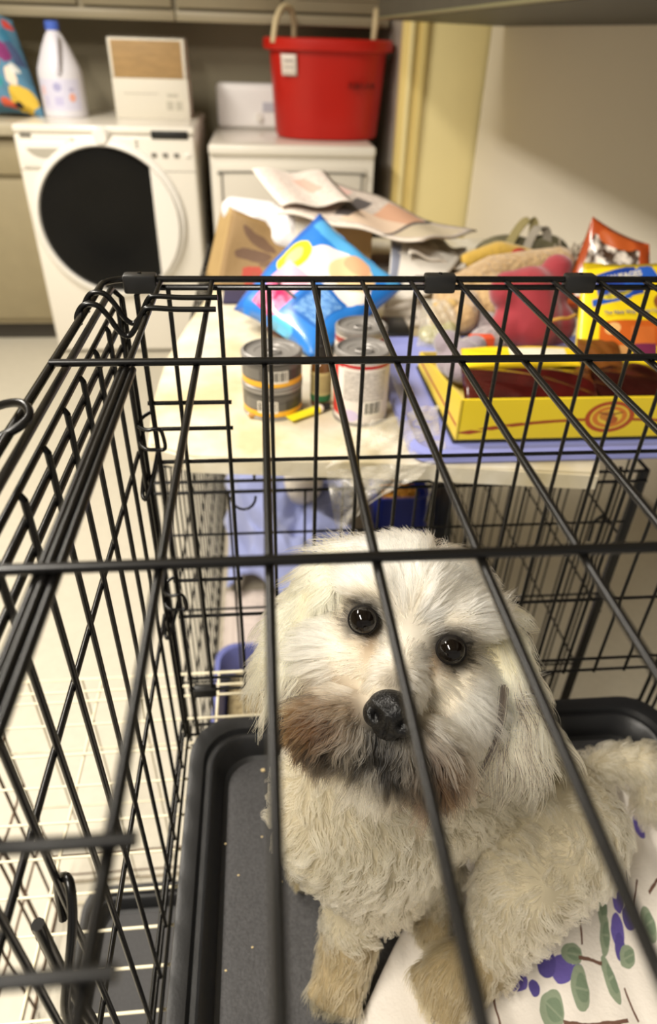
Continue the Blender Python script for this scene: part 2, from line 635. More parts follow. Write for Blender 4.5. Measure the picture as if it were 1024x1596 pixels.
# ================================================================= washer
m_white = mat('white enamel', (236, 230, 218), 0.25, coat=0.3)
m_white2 = mat('white plastic', (240, 236, 228), 0.3)
m_dark = mat('dark door glass', (10, 10, 10), 0.22, var=0.25, vscale=5, spec=0.22)
m_grey = mat('grey plastic', (120, 116, 108), 0.4)
m_black = mat('black plastic', (28, 27, 26), 0.4)
wx0, wx1, wy0, wy1 = -1.012, -0.275, 3.25, 3.95
wz0, wz1 = -1.30, -0.318
t = thing('washing_machine', 'white front loading washing machine with round dark glass door', 'washer', ((wx0 + wx1) / 2, 3.6, -1.30))
box('body', wx0, wx1, wy0 + .02, wy1, wz0 + .01, wz1 - .03, m_white, t, bev=0.02, seg=3)
box('top', wx0 - .004, wx1 + .004, wy0 + .004, wy1, wz1 - .032, wz1, m_white, t, bev=0.012, seg=3)
box('front_panel', wx0, wx1, wy0 - .005, wy0 + .022, wz0 + .012, -0.352, m_white, t, bev=0.012, seg=3)
dc = (-0.668, 3.24, -0.690)
lathe('door_ring', [(0.0, -.02), (.330, -.02), (.330, .008), (.322, .018), (.304, .022), (.296, .008)], dc, m_white2, t, 64, (0, -1, 0))
g = lathe('door_glass', [(.298, .010), (.285, .024), (.22, .022), (.14, .012), (0, .006)], dc, m_dark, t, 64, (0, -1, 0))
# white grip segment covering the right side of the glass
bm = bmesh.new()
ang = [math.radians(a) for a in np.linspace(-48, 48, 20)]
xin = dc[0] + .20
front, back = [], []
for yy, lst in ((dc[1] - .042, front), (dc[1] - .012, back)):
    lst += [bm.verts.new((dc[0] + .302 * math.cos(a), yy, dc[2] + .302 * math.sin(a))) for a in ang]
bm.faces.new(front); bm.faces.new(back[::-1])
for lst in range(len(ang) - 1):
    bm.faces.new((front[lst], back[lst], back[lst + 1], front[lst + 1]))
bm.faces.new((front[-1], back[-1], back[0], front[0]))
bmf('door_grip', bm, m_white2, t)
# control strip
kn = lathe('knob', [(0, 0), (.038, 0), (.036, .010), (.030, .016), (.028, .030), (.025, .034), (0, .034)], (-0.655, 3.245, -0.356), m_white2, t, 40, (0, -1, 0))
box('display', -0.452, -0.300, 3.240, 3.247, -0.362, -0.332, m_black, t, bev=0.003)
for k in range(4):
    box('button', -0.46 + .047 * k, -0.437 + .047 * k, 3.239, 3.247, -0.430, -0.414, m_grey if k < 3 else m_white2, t, bev=0.003)
for k in range(5):
    box('indicator', -0.52, -0.512, 3.240, 3.246, -0.372 - .014 * k, -0.366 - .014 * k, m_grey, t)
    box('indicator', -0.782, -0.774, 3.240, 3.246, -0.372 - .014 * k, -0.366 - .014 * k, m_grey, t)
box('badge', -0.985, -0.94, 3.239, 3.246, -0.362, -0.350, m_grey, t, bev=0.002)
dr = box('detergent_drawer', -0.995, -0.80, 3.236, 3.248, -0.475, -0.375, m_white2, t, bev=0.006)
bm = bmesh.new()
aa = [math.radians(a) for a in np.linspace(200, 340, 14)]
v1 = [bm.verts.new((-0.895 + .078 * math.cos(a), 3.233, -0.402 + .055 * (math.sin(a) + .34))) for a in aa]
v2 = [bm.verts.new((-0.895 + .078 * math.cos(a), 3.240, -0.402 + .055 * (math.sin(a) + .34))) for a in aa]
bm.faces.new(v1)
for k in range(13): bm.faces.new((v1[k], v2[k], v2[k + 1], v1[k + 1]))
bmf('drawer_grip', bm, mat('shaded grip', (176, 170, 156), 0.4), dr)
box('seam', wx0 + .005, wx1 - .005, 3.2445, 3.2475, -0.4865, -0.4835, m_grey, t)

# ================================================================= dryer
dx0, dx1 = -0.222, 0.514
t = thing('dryer', 'white tumble dryer beside the washer with red tub on top', 'dryer', (0.14, 3.7, -1.30))
box('body', dx0, dx1 - .004, 3.32, 4.05, -1.29, -0.395, m_white, t, bev=0.01, seg=2)
box('top', dx0 - .002, dx1 - .002, 3.30, 4.06, -0.428, -0.384, m_white, t, bev=0.014, seg=3)
dd = box('door', dx0 + .03, dx1 - .04, 3.306, 3.322, -1.05, -0.472, mat('dryer door enamel', (222, 215, 202), 0.3), t, bev=0.008, seg=2)
tube('door_outline', [Vector((x, 3.304, z)) for x, z in smooth_path([Vector((a, b, 0)) for a, b in ((dx0 + .05, -1.0), (dx0 + .05, -.52), (dx0 + .075, -.492), (dx1 - .085, -.492), (dx1 - .06, -.52), (dx1 - .06, -1.0))], 6) for z in [0]] if False else
     [(p.x, 3.304, p.y) for p in smooth_path([Vector((a, b, 0)) for a, b in ((dx0 + .05, -1.0), (dx0 + .05, -.53), (dx0 + .055, -.505), (dx0 + .08, -.492), (dx1 - .09, -.492), (dx1 - .065, -.505), (dx1 - .06, -.53), (dx1 - .06, -1.0))], 5)],
     0.004, m_grey, dd)
cs = box('console', dx0 + .012, dx1 - .012, 3.95, 4.06, -0.384, -0.190, mat('console white', (245, 242, 240), 0.25), t, bev=0.02, seg=3)
box('console_label', 0.02, 0.09, 3.945, 3.951, -0.31, -0.27, mat('pale grey print', (196, 196, 206), 0.4), cs)
lathe('knob', [(0, 0), (.02, 0), (.018, .02), (0, .022)], (0.0, 3.95, -0.335), m_white2, cs, 24, (0, -1, 0))

# ================================================================= things on washer and dryer
t = thing('bleach_jug', 'white plastic bleach jug with blue cap on the washer', 'jug', (-0.865, 3.6, -0.318))
J = [(0, .0), (.088, .0), (.094, .008), (.094, .16), (.090, .185), (.060, .255), (.036, .30), (.026, .312), (.026, .325), (0, .325)]
c = (-0.865, 3.60, -0.318)
lathe('body', J, c, pmat('jug print', (226, 224, 232), [
    ('R', .5, .27, .17, .18, 0, (214, 212, 232)), ('R', .38, .32, .02, .05, 0, (226, 190, 196)), ('E', .50, .36, .03, .05, 0, (170, 168, 206)),
    ('E', .6, .24, .025, .05, 0, (232, 170, 150)), ('R', .6, .33, .02, .02, 0, (180, 176, 204)), ('R', .5, .2, .03, .05, 0, (196, 192, 224)), ('R', .4, .2, .015, .06, 0, (196, 192, 224))], 0.35), t, 40, uv=True)
lathe('cap', [(0, 0), (.029, 0), (.029, .028), (.026, .032), (0, .032)], (c[0], c[1], c[2] + .318), mat('blue cap', (74, 104, 196), 0.4), t, 28)
tube('handle', [(c[0] + .02, c[1] - .045, c[2] + .30), (c[0] + .022, c[1] - .075, c[2] + .27), (c[0] + .02, c[1] - .10, c[2] + .20), (c[0] + .015, c[1] - .092, c[2] + .165)], .011, mat('jug plastic', (220, 218, 230), .35), t, n=5)

t = thing('wrapped_carton', 'shrink-wrapped carton, brown top half and white lower half, on the washer', 'box', (-0.478, 3.68, -0.318))
bx0, bx1 = -0.650, -0.310
lean = 0.0
o = box('carton', bx0 + .004, bx1 - .004, 3.60, 3.76, -0.318, -0.165, mat('white carton', (232, 226, 212), 0.5), t, bev=0.003)
box('packed_board', bx0 + .016, bx1 - .022, 3.602, 3.756, -0.165, -0.026, mat('brown board', (170, 138, 92), 0.6, var=0.08, vscale=14, stretch=(1, 1, 4)), t, bev=0.004)
for (a, b2, z0, z1, nm) in ((-.41, -.36, -.235, -.222, 'print_block'), (-.415, -.385, -.285, -.25, 'print_block'), (-.375, -.345, -.285, -.25, 'print_block'), (-.60, -.45, -.225, -.221, 'print_line')):
    box(nm, a, b2, 3.5985, 3.6005, z0, z1, mat('carton print', (196, 190, 174), 0.5), o)
mw, nt, b = nodes('shrink wrap')
b.inputs['Transmission Weight'].default_value = 1; b.inputs['Roughness'].default_value = .12; b.inputs['IOR'].default_value = 1.05
b.inputs['Base Color'].default_value = (1, .99, .97, 1); b.inputs['Specular IOR Level'].default_value = .9
n = nt.nodes.new('ShaderNodeTexNoise'); n.inputs['Scale'].default_value = 26; bp = nt.nodes.new('ShaderNodeBump'); bp.inputs['Strength'].default_value = .6; bp.inputs['Distance'].default_value = .01
nt.links.new(n.outputs['Fac'], bp.inputs['Height']); nt.links.new(bp.outputs[0], b.inputs['Normal'])
tr = nt.nodes.new('ShaderNodeBsdfTransparent'); mx = nt.nodes.new('ShaderNodeMixShader'); mx.inputs[0].default_value = .28
nt.links.new(tr.outputs[0], mx.inputs[1]); nt.links.new(b.outputs[0], mx.inputs[2]); nt.links.new(mx.outputs[0], nt.nodes['Material Output'].inputs[0])
M_WRAP = mw
box('white_sleeve', bx0 + .004, bx1 - .008, 3.606, 3.758, -0.1648, -0.018, mat('white carton', (0, 0, 0)), t, bev=0.003)
box('shrink_wrap', bx0, bx1, 3.592, 3.764, -0.3175, -0.010, M_WRAP, t, bev=0.006)

# red tub
m_red = mat('red plastic', (186, 26, 14), 0.38, var=0.05, vscale=4)
t = thing('red_tub', 'large red plastic tub with rope handles on the dryer', 'tub', (0.318, 3.62, -0.383))
def oval(cx, cy, a, b, z, n=56, p=2.6):
    out = []
    for k in range(n):
        th = 2 * math.pi * k / n
        cxx, syy = math.cos(th), math.sin(th)
        out.append((cx + a * math.copysign(abs(cxx) ** (2 / p), cxx), cy + b * math.copysign(abs(syy) ** (2 / p), syy), z))
    return out
def loft(rings, bm=None, cap0=True, cap1=True):
    bm = bm or bmesh.new()
    R = [[bm.verts.new(p) for p in r] for r in rings]
    n = len(R[0])
    for a, b in zip(R, R[1:]):
        for k in range(n): bm.faces.new((a[k], a[(k + 1) % n], b[(k + 1) % n], b[k]))
    if cap0: bm.faces.new(R[0][::-1])
    if cap1: bm.faces.new(R[-1])
    return bm
cx, cy = 0.318, 3.66
rr = [(.205, .16, -.3825), (.232, .185, -.379), (.240, .190, -.368), (.262, .215, -.06), (.266, .217, -.045), (.288, .24, -.043), (.292, .243, -.030), (.290, .242, -.004), (.280, .233, .002), (.264, .217, .0), (.256, .209, -.05), (.232, .183, -.365), (.2, .15, -.372)]
bmf('body', loft([oval(cx, cy, a, b, z) for a, b, z in rr]), m_red, t, autosmooth=40)
m_rope = mat('pale rope handle', (206, 188, 150), 0.7, bump=.3, bscale=150)
tube('rope_handle', [(0.07, 3.50, -.02), (0.085, 3.52, .06), (0.115, 3.56, .105), (0.15, 3.60, .10), (0.165, 3.63, .05), (0.165, 3.64, -.02)], .013, m_rope, t, n=6)
tube('rope_handle', [(0.515, 3.60, -.02), (0.522, 3.605, .06), (0.530, 3.66, .105), (0.535, 3.72, .06), (0.535, 3.74, -.02)], .013, m_rope, t, n=6)
lb = sheet('price_label', (0.106, 3.484, -.136), (0.17, 3.462, -.136), (0.166, 3.449, -.058), (0.10, 3.470, -.058), 4, 4, pmat('tub label', (224, 214, 204), [('R', .5, .7, .3, .06, 0, (170, 160, 156)), ('R', .5, .4, .35, .05, 0, (186, 176, 170))], .5), t, thick=.002)
m_ink = mat('marker ink', (84, 16, 10), .6)
for k, (x, w) in enumerate(((.405, .018), (.430, .012), (.452, .02), (.480, .014), (.503, .012))):
    zz = -.165
    yy = 3.442 + .0009 * k * k
    tube('marker_scrawl', [(x - w / 2, yy, zz - .012), (x - w / 4, yy, zz + .014), (x, yy, zz - .008), (x + w / 4, yy, zz + .012), (x + w / 2, yy, zz - .012)], .003, m_ink, t, sides=5)

# ================================================================= near crate (the one the dog sits in)
m_bw = mat('black coated wire', (11, 10, 9), 0.27, var=0.3, vscale=60, spec=0.38)
m_cw = mat('cream coated wire', (216, 206, 178), 0.45, var=0.1, vscale=40)
m_rw = mat('rusty wire', (96, 74, 56), 0.6, var=0.3, vscale=50)
m_pan = mat('black plastic pan', (22, 22, 23), 0.42, bump=0.05, bscale=400)
m_panf = mat('black pan floor', (54, 53, 54), 0.55, var=0.22, vscale=330, bump=0.12, bscale=420)
m_clip = mat('black plastic clip', (26, 25, 24), 0.38)

X0, X1, Y0, Y1 = -0.118, 0.505, -0.24, 0.552
ZT, ZB = -0.160, -0.735
crate = thing('wire_crate', 'near black wire dog crate holding the cream dog', 'crate', ((X0 + X1) / 2, (Y0 + Y1) / 2, ZB), )
R0 = 0.0020
# top panel
bm = bmesh.new()
rad = .016
loop = []
XR = X0 - .0072
for cxx, cyy, a0 in ((XR + rad, Y1 - rad, 180), (X1 - rad, Y1 - rad, 90), (X1 - rad, Y0 + rad, 0), (XR + rad, Y0 + rad, -90)):
    for k in range(6):
        a = math.radians(a0 - 90 * k / 5)
        loop.append((cxx + rad * math.cos(a), cyy + rad * math.sin(a), ZT))
tube_bm(loop, .0026, 8, bm, closed=True)
top = bmf('top_panel', bm, m_bw, crate, autosmooth=60)
WX = [-0.082 + .0405 * k for k in range(15) if -0.082 + .0405 * k < X1 - .01]
for i, x in enumerate(WX):
    wire((x, Y1, ZT - .0015), (x, Y0, ZT - .0015), R0, m_bw, top)
for y in (0.379, 0.192, -0.02, -0.20):
    wire((XR, y, ZT + .0022), (X1, y, ZT + .0022), .0023, m_bw, top)
# doubled frame of the top door along the first long wire
wire((-0.0850, 0.385, ZT - .0025), (-0.0850, Y0 + .03, ZT - .0025), .0021, m_bw, top, 'door_rail')
wire((-0.0785, 0.379, ZT - .0025), (-0.0785, Y0 + .03, ZT - .0025), .0021, m_bw, top, 'door_rail')
def top_latch(y1, y2):
    for y in (y1, y2):
        tube('latch_hook', [(-0.034, y, ZT + .003), (-0.06, y, ZT + .003), (-0.078, y, ZT + .004), (-0.084, y, ZT + .002), (-0.091, y, ZT - .010), (-0.097, y, ZT - .016), (-0.103, y, ZT - .012),
             (-0.109, y, ZT - .001), (-0.1150, y, ZT + .006), (-0.124, y, ZT + .006), (-0.1300, y, ZT - .002), (-0.1285, y, ZT - .008)], R0, m_bw, top, n=5)
top_latch(0.496, 0.470)
top_latch(0.0885, 0.0605)
for x in (-0.098, 0.145, 0.265):
    c = bmf('clip', box_bm(x - .013, x + .013, Y1 - .006, Y1 + .006, ZT - .0105, ZT + .0045, .002), m_clip, top, autosmooth=40)
    lathe('rivet', [(0, 0), (.0018, 0), (.0015, .001), (0, .0012)], (x, Y1, ZT + .0045), m_bw, top, 12)
# left side panel
xs = X0 + .002
bm = bmesh.new()
tube_bm([(X0 + .005, Y1 - .008, ZB), (X0 + .005, Y1 - .008, ZT - .012), (X0, Y1 - .016, ZT - .0030), (X0, Y0, ZT - .0030)], .0024, 8, bm)
left = bmf('side_panel', bm, m_bw, crate, autosmooth=60)
for k in range(-11, 7):
    y = 0.2725 + .0445 * k
    wire((xs, y, -0.182), (xs, y, -0.726), R0, m_bw, left)
    tube('wire', [(xs - .0035, y, -.1795), (xs - .0012, y, -.1795), (xs, y, -.182)], R0, m_bw, left, sides=8)
for z, r in ((-0.179, R0), (-0.196, .0024), (-0.2135, .0022), (-0.315, R0), (-0.52, R0), (-0.706, R0), (-0.728, R0)):
    wire((xs - .003, Y0, z), (xs - .003, Y1 - .006, z), r, m_bw, left)
tube('door_latch', [(X0 - .048, .322, ZT - .010), (X0 - .018, .320, ZT + .004), (X0 - .003, .314, ZT + .008), (X0 + .0015, .305, ZT + .005), (X0 - .006, .298, ZT + .001), (X0 - .022, .294, ZT - .005), (X0 - .048, .290, ZT - .014)], .0023, m_bw, left, n=5)
# slide bolt low on the side door
zb = -.395
tube('slide_bolt', [(xs - .002, .165, zb - .10), (xs - .006, .165, zb - .02), (xs - .006, .165, zb + .03)], .0034, m_bw, left)
tube('bolt_loop', [(xs - .006, .185, zb - .01), (xs - .004, .19, zb + .02), (xs + .006, .183, zb + .035), (xs + .008, .170, zb + .02), (xs + .004, .158, zb - .005), (xs - .001, .150, zb - .03), (xs - .003, .148, zb - .06)], .0026, m_bw, left, n=5)
# far end panel
bm = bmesh.new()
ye = Y1 - .002
tube_bm([(X0 + .016, ye, ZB), (X0 + .016, ye, ZT - .012), (X0 + .022, ye, ZT - .006), (X1 - .022, ye, ZT - .006), (X1 - .016, ye, ZT - .012), (X1 - .016, ye, ZB)], .0024, 8, bm)
far = bmf('end_panel', bm, m_bw, crate, autosmooth=60)
for k in range(15):
    x = -0.0765 + .0403 * k
    if x < X1 - .02:
        wire((x, ye - .001, ZT - .007), (x, ye - .001, -0.654), R0, m_bw, far)
for z, r in ((-0.330, R0), (-0.531, R0), (-0.634, .0019), (-0.655, .0019), (-0.722, R0)):
    wire((X0 + .012, ye + .003, z), (X1 - .012, ye + .003, z), r, m_bw, far)
for z in (-0.269, -0.295, -0.452, -0.478):
    wire((X0 + .012, ye + .003, z), (-0.032, ye + .003, z), R0, m_bw, far)
for z in (-.2665, -.462):
    tube('corner_hook', [(X0 + .014, Y1 + .004, z - .012), (X0 + .006, Y1 - .002, z - .015), (X0 + .004, Y1 - .014, z - .017), (X0 + .012, Y1 - .02, z - .018), (X0 + .018, Y1 - .02, z - .017), (X0 + .023, Y1 - .02, z - .018), (X0 + .025, Y1 - .02, z - .023), (X0 + .026, Y1 - .02, z - .034),
         (X0 + .024, Y1 - .02, z - .038), (X0 + .017, Y1 - .02, z - .038), (X0 + .009, Y1 - .02, z - .037), (X0 + .003, Y1 - .014, z - .034), (X0 + .005, Y1 - .002, z - .029)], .0018, m_bw, far, n=4)
for z in (-.345, -.53):
    tube('chain_link', [(X0 + .016, Y1, z + .03), (X0 + .009, Y1 - .01, z + .005), (X0 + .002, Y1 - .02, z - .012), (X0 - .002, Y1 - .014, z - .010), (X0 + .001, Y1 - .006, z + .008)], .002, m_bw, far, n=4)
bmf('corner_clip', box_bm(X0 + .018, X0 + .046, Y1 - .008, Y1 + .003, -.660, -.646, .002), m_clip, far, autosmooth=40)
# right side panel, mostly outside the picture
bm = bmesh.new()
tube_bm([(X1 - .009, Y1 - .008, ZB), (X1 - .009, Y1 - .008, ZT - .012), (X1 - .009, Y1 - .016, ZT - .004), (X1 - .009, Y0, ZT - .004)], .0024, 8, bm)
rightp = bmf('side_panel', bm, m_bw, crate, autosmooth=60)
for k in range(-2, 7):
    y = 0.2725 + .0445 * k
    wire((X1 - .002, y, -0.18), (X1 - .002, y, -0.728), R0, m_bw, rightp)
for z in (-.18, -.33, -.53, -.655, -.728):
    wire((X1 + .001, Y0, z), (X1 + .001, Y1 - .006, z), R0, m_bw, rightp)
# bottom wires carrying the pan
bm = bmesh.new()
tube_bm([(X0 + .004, Y0, ZB), (X0 + .004, Y1 - .004, ZB), (X1 - .004, Y1 - .004, ZB), (X1 - .004, Y0, ZB)], .0024, 8, bm)
bot = bmf('bottom_panel', bm, m_bw, crate, autosmooth=60)
for k in range(4):
    wire((X0 + .01, .5 - .2 * k, ZB + .002), (X1 - .01, .5 - .2 * k, ZB + .002), R0, m_bw, bot)
# pan
def rrect(x0, x1, y0, y1, r, z, n=7):
    out = []
    for cxx, cyy, a0 in ((x1 - r, y1 - r, 0), (x0 + r, y1 - r, 90), (x0 + r, y0 + r, 180), (x1 - r, y0 + r, 270)):
        for k in range(n + 1):
            a = math.radians(a0 + 90 * k / n)
            out.append((cxx + r * math.cos(a), cyy + r * math.sin(a), z))
    return out
def pan(name, x0, x1, y0, y1, zb, h, rimw, mats, parent, rc=.03):
    prof = [(.006, 0, 0), (.0, h * .9, 0), (.001, h, 0), (.006, h + .001, 0), (rimw * .42, h - .001, 0), (rimw * .50, h - .007, 0), (rimw * .62, h - .007, 0), (rimw * .70, h - .001, 0), (rimw * .80, h - .004, 0), (rimw, .007, 0), (rimw + .005, .004, 0)]
    rings = [rrect(x0 + i, x1 - i, y0 + i, y1 - i, max(rc - i * .35, .012), zb + z) for i, z, _ in prof]
    o = bmf(name, loft(rings, cap0=True, cap1=False), mats[0], parent, autosmooth=35)
    i, z, _ = prof[-1]
    bmf('pan_floor', loft([rrect(x0 + i, x1 - i, y0 + i, y1 - i, max(rc - i * .35, .012), zb + z)], cap0=True, cap1=False), mats[1], o)
    return o
ptray = pan('pan', X0 + .014, X1 - .008, Y0 + .01, Y1 - .010, -.728, .032, .040, (m_pan, m_panf), crate, .05)
ZP = -.724      # pan floor
m_crumb = mat('crumb', (196, 176, 132), .8)
for k, (x, y) in enumerate(((-.018, .482), (-.062, .43), (-.060, .395), (-.066, .345), (-.063, .30), (-.055, .272), (-.02, .40), (.0, .35), (-.03, .29), (-.045, .36))):
    r = .0011 if k else .0026
    me = bpy.data.meshes.new('crumb'); b = bmesh.new()
    bmesh.ops.create_icosphere(b, subdivisions=1, radius=r, matrix=Matrix.Translation((x, y, ZP + r * .6)) @ Matrix.Diagonal((1.3, .9, .7, 1)))
    tag(bmf('kibble_crumb', b, m_crumb), 'largest pale crumb on the black pan beside the dog chest' if k == 0 else 'tiny pale crumb on the black pan floor', 'crumb', 'crumbs on the crate pan')

# ================================================================= cream wire crate underneath
ux0, ux1, uy0, uy1, uzt, uzb = -0.405, 0.30, -0.30, 0.656, -0.742, -1.296
uc = thing('wire_crate', 'old cream and rust wire crate on the floor under the dog crate', 'crate', ((ux0 + ux1) / 2, (uy0 + uy1) / 2, -1.30))
bm = bmesh.new()
tube_bm([(ux0, uy0, uzt), (ux0, uy1, uzt), (ux1, uy1, uzt), (ux1, uy0, uzt)], .0024, 8, bm, closed=True)
utop = bmf('top_panel', bm, m_cw, uc, autosmooth=60)
ry = [0.634, 0.616, 0.578, 0.533, 0.489, 0.443, 0.402, 0.362, 0.324, 0.288, 0.251, .21, .17, .13, .09, .05]
for y in ry:
    wire((ux0, y, uzt + (.001 if y < .62 else 0)), (ux1, y, uzt + (.001 if y < .62 else 0)), .0016, m_cw, utop)
for x in (-.243, -.08, .1):
    wire((x, uy0, uzt - .003), (x, uy1, uzt - .003), .0019, m_cw, utop)
bm = bmesh.new()
tube_bm([(ux0, uy1, uzb), (ux0, uy1, uzt), (ux1, uy1, uzt), (ux1, uy1, uzb)], .0022, 8, bm, closed=True)
ufar = bmf('end_panel', bm, m_cw, uc, autosmooth=60)
for k in range(9):
    x = ux0 + .06 + .074 * k
    wire((x, uy1 + .002, uzt), (x, uy1 + .002, uzb), .0014, m_cw, ufar)
for z in (-.90, -1.05, -1.20, -1.27):
    wire((ux0, uy1, z), (ux1, uy1, z), .0016, m_cw if z > -1.1 else m_rw, ufar)
bm = bmesh.new()
tube_bm([(ux0, uy0, uzb), (ux0, uy0, uzt), (ux0, uy1, uzt), (ux0, uy1, uzb)], .0024, 8, bm, closed=True)
ul = bmf('side_panel', bm, m_rw, uc, autosmooth=60)
for k in range(12):
    y = uy1 - .05 - .075 * k
    wire((ux0 + .002, y, uzt), (ux0 + .002, y, uzb), .0022, m_rw, ul)
for z in (-.86, -.98, -1.12, -1.25):
    wire((ux0, uy0, z), (ux0, uy1, z), .0020, m_rw, ul)
wire((ux0 - .006, .560, uzt), (ux0 - .006, .560, uzb), .003, m_rw, ul, 'door_post')
tube('latch', [(ux0 + .004, .60, -.83), (ux0 + .012, .59, -.84), (ux0 + .012, .575, -.85), (ux0 + .006, .565, -.86), (ux0 + .012, .55, -.87)], .003, m_rw, ul, n=4)
bm = bmesh.new()
tube_bm([(ux0, uy0, uzb), (ux1, uy0, uzb), (ux1, uy1, uzb), (ux0, uy1, uzb)], .0026, 8, bm, closed=True)
ub = bmf('bottom_panel', bm, m_rw, uc, autosmooth=60)
for k in range(8):
    y = uy1 - .04 - .11 * k
    wire((ux0, y, uzb + .002), (ux1, y, uzb + .002), .0018, m_cw, ub)
bm = bmesh.new()
tube_bm([(ux1, uy0, uzb), (ux1, uy0, uzt), (ux1, uy1, uzt), (ux1, uy1, uzb)], .0024, 8, bm, closed=True)
ur = bmf('side_panel', bm, m_rw, uc, autosmooth=60)
pan('pan', -.352, ux1 - .01, uy0 + .01, .628, -1.292, .030, .035, (m_pan, m_panf), uc, .04)

# ================================================================= far crate
fx0, fx1, fy0, fy1, fzt, fzb = -0.150, 0.520, 0.742, 1.960, -0.474, -1.296
fc = thing('wire_crate', 'large black wire crate on the floor under the cluttered board', 'crate', ((fx0 + fx1) / 2, (fy0 + fy1) / 2, -1.30))
def cframe(name, pts, r=.0026, mt=None):
    return bmf(name, tube_bm(pts, r, 8, closed=True), mt or m_bw, fc, autosmooth=60)
RW = .0017
ft = cframe('top_panel', [(fx0, fy0, fzt), (fx0, fy1, fzt), (fx1, fy1, fzt), (fx1, fy0, fzt)])
k = 0
y = fy0 + .04
while y < fy1:
    wire((fx0, y, fzt), (fx1, y, fzt), RW, m_bw, ft); y += .052
for x in (fx0 + .13, fx0 + .33, fx0 + .53):
    wire((x, fy0, fzt + .002), (x, fy1, fzt + .002), .002, m_bw, ft)
ff = cframe('front_panel', [(fx0, fy0, fzb), (fx0, fy0, fzt), (fx1, fy0, fzt), (fx1, fy0, fzb)])
wire((fx0, fy0 - .004, fzt - .014), (fx1, fy0 - .004, fzt - .014), .0024, m_bw, ff)
k = 0
x = fx0 + .045
while x < fx1 - .02:
    wire((x, fy0 - .002, fzt - .014), (x, fy0 - .002, fzb), RW, m_bw, ff); x += .0505
for z in (-.56, -.70, -.86, -1.06, -1.24):
    wire((fx0, fy0, z), (fx1, fy0, z), RW + .0002, m_bw, ff)
tube('door_ring', [(-.035 + .016 * math.cos(a), fy0 - .008, -.494 + .020 * math.sin(a)) for a in np.linspace(math.pi, 2 * math.pi, 9)], .0018, m_bw, ff)
tube('door_loop', [(.135, fy0 - .008, fzt - .012), (.137, fy0 - .030, fzt + .008), (.145, fy0 - .031, fzt + .012), (.205, fy0 - .031, fzt + .012), (.212, fy0 - .030, fzt + .008), (.214, fy0 - .006, fzt - .07)], .002, m_bw, ff)
bmf('post', box_bm(fx1 - .012, fx1 + .002, fy0 - .003, fy0 + .006, fzb, fzt, .002), m_bw, ff, autosmooth=40)
for nm, x in (('side_panel', fx0), ('side_panel', fx1)):
    p = cframe(nm, [(x, fy0, fzb), (x, fy0, fzt), (x, fy1, fzt), (x, fy1, fzb)])
    y = fy0 + .05
    while y < fy1 - .01:
        wire((x, y, fzt), (x, y, fzb), RW, m_bw, p); y += .048
    for z in (-.60, -.74, -.88, -1.02, -1.16, -1.27):
        wire((x + (.003 if x > 0 else -.003), fy0, z), (x + (.003 if x > 0 else -.003), fy1, z), RW + .0003, m_bw, p)
    if x > 0:
        for yy in (.80, 1.16):
            wire((x - .004, yy, fzt - .03), (x - .004, yy, -1.0), .0032, m_bw, p, 'door_post')
        for z in (-.62, -.98):
            tube('hinge', [(x - .006, .80, z + .03), (x - .012, .81, z + .01), (x - .006, .82, z - .01), (x - .012, .81, z - .03)], .003, m_bw, p, n=3)
fb = cframe('back_panel', [(fx0, fy1, fzb), (fx0, fy1, fzt), (fx1, fy1, fzt), (fx1, fy1, fzb)])
x = fx0 + .045
while x < fx1 - .02:
    wire((x, fy1, fzt), (x, fy1, fzb), RW, m_bw, fb); x += .0505
for z in (-.74, -1.02, -1.24):
    wire((fx0, fy1, z), (fx1, fy1, z), RW, m_bw, fb)
cframe('bottom_panel', [(fx0, fy0, fzb), (fx1, fy0, fzb), (fx1, fy1, fzb), (fx0, fy1, fzb)])
pan('pan', fx0 + .010, fx1 - .010, fy0 + .012, fy1 - .012, -1.293, .025, .03, (mat('pale crate pan', (168, 158, 140), .6), mat('pale crate pan', (0, 0, 0))), fc, .03)

# contents of the far crate
m_blue = mat('lilac blue cloth', (150, 158, 204), 0.85, var=0.08, vscale=7, bump=0.8, bscale=11, sheen=.3)
def crumple(seed, amp, f=9.0):
    r2 = np.random.default_rng(seed)
    ks = r2.uniform(-f, f, (9, 2)); ph = r2.uniform(0, 6.28, 9)
    def d(u, v):
        a = sum(abs(math.sin(ks[k][0] * u + ks[k][1] * v + ph[k])) for k in range(9)) / 9
        b = sum(abs(math.sin(2.7 * ks[k][0] * u + 2.3 * ks[k][1] * v + ph[k] * 2)) for k in range(9)) / 9
        return Vector((0, 0, amp * (a + .35 * b)))
    return d
cr = crumple(5, .17, 12)
def blanket_disp(u, v):
    w = min(1, 7 * min(u, 1 - u), 7 * min(v, 1 - v))
    q = cr(u, v)
    wob = Vector((.035 * math.sin(7 * v + 1) * (1 - w) + .02 * math.sin(15 * v), .05 * math.sin(6 * u + 2) * (1 - v) + .02 * math.sin(13 * u), 0)) * (1 if .02 < u else 0)
    return q * (.25 + .75 * w) + wob + Vector((0, 0, .13 * v * v + .10 * w * math.exp(-((u - .22) ** 2 + (v - .45) ** 2) / .05) + .07 * w * math.exp(-((u - .85) ** 2 + (v - .6) ** 2) / .04)))
tag(sheet('blue_blanket', (-.125, 1.37, -1.252), (.28, 1.37, -1.252), (.25, 1.88, -1.25), (-.122, 1.90, -1.25), 60, 60, m_blue, disp=blanket_disp, thick=.004),
    'crumpled lilac blue blanket at the back of the far crate', 'blanket')
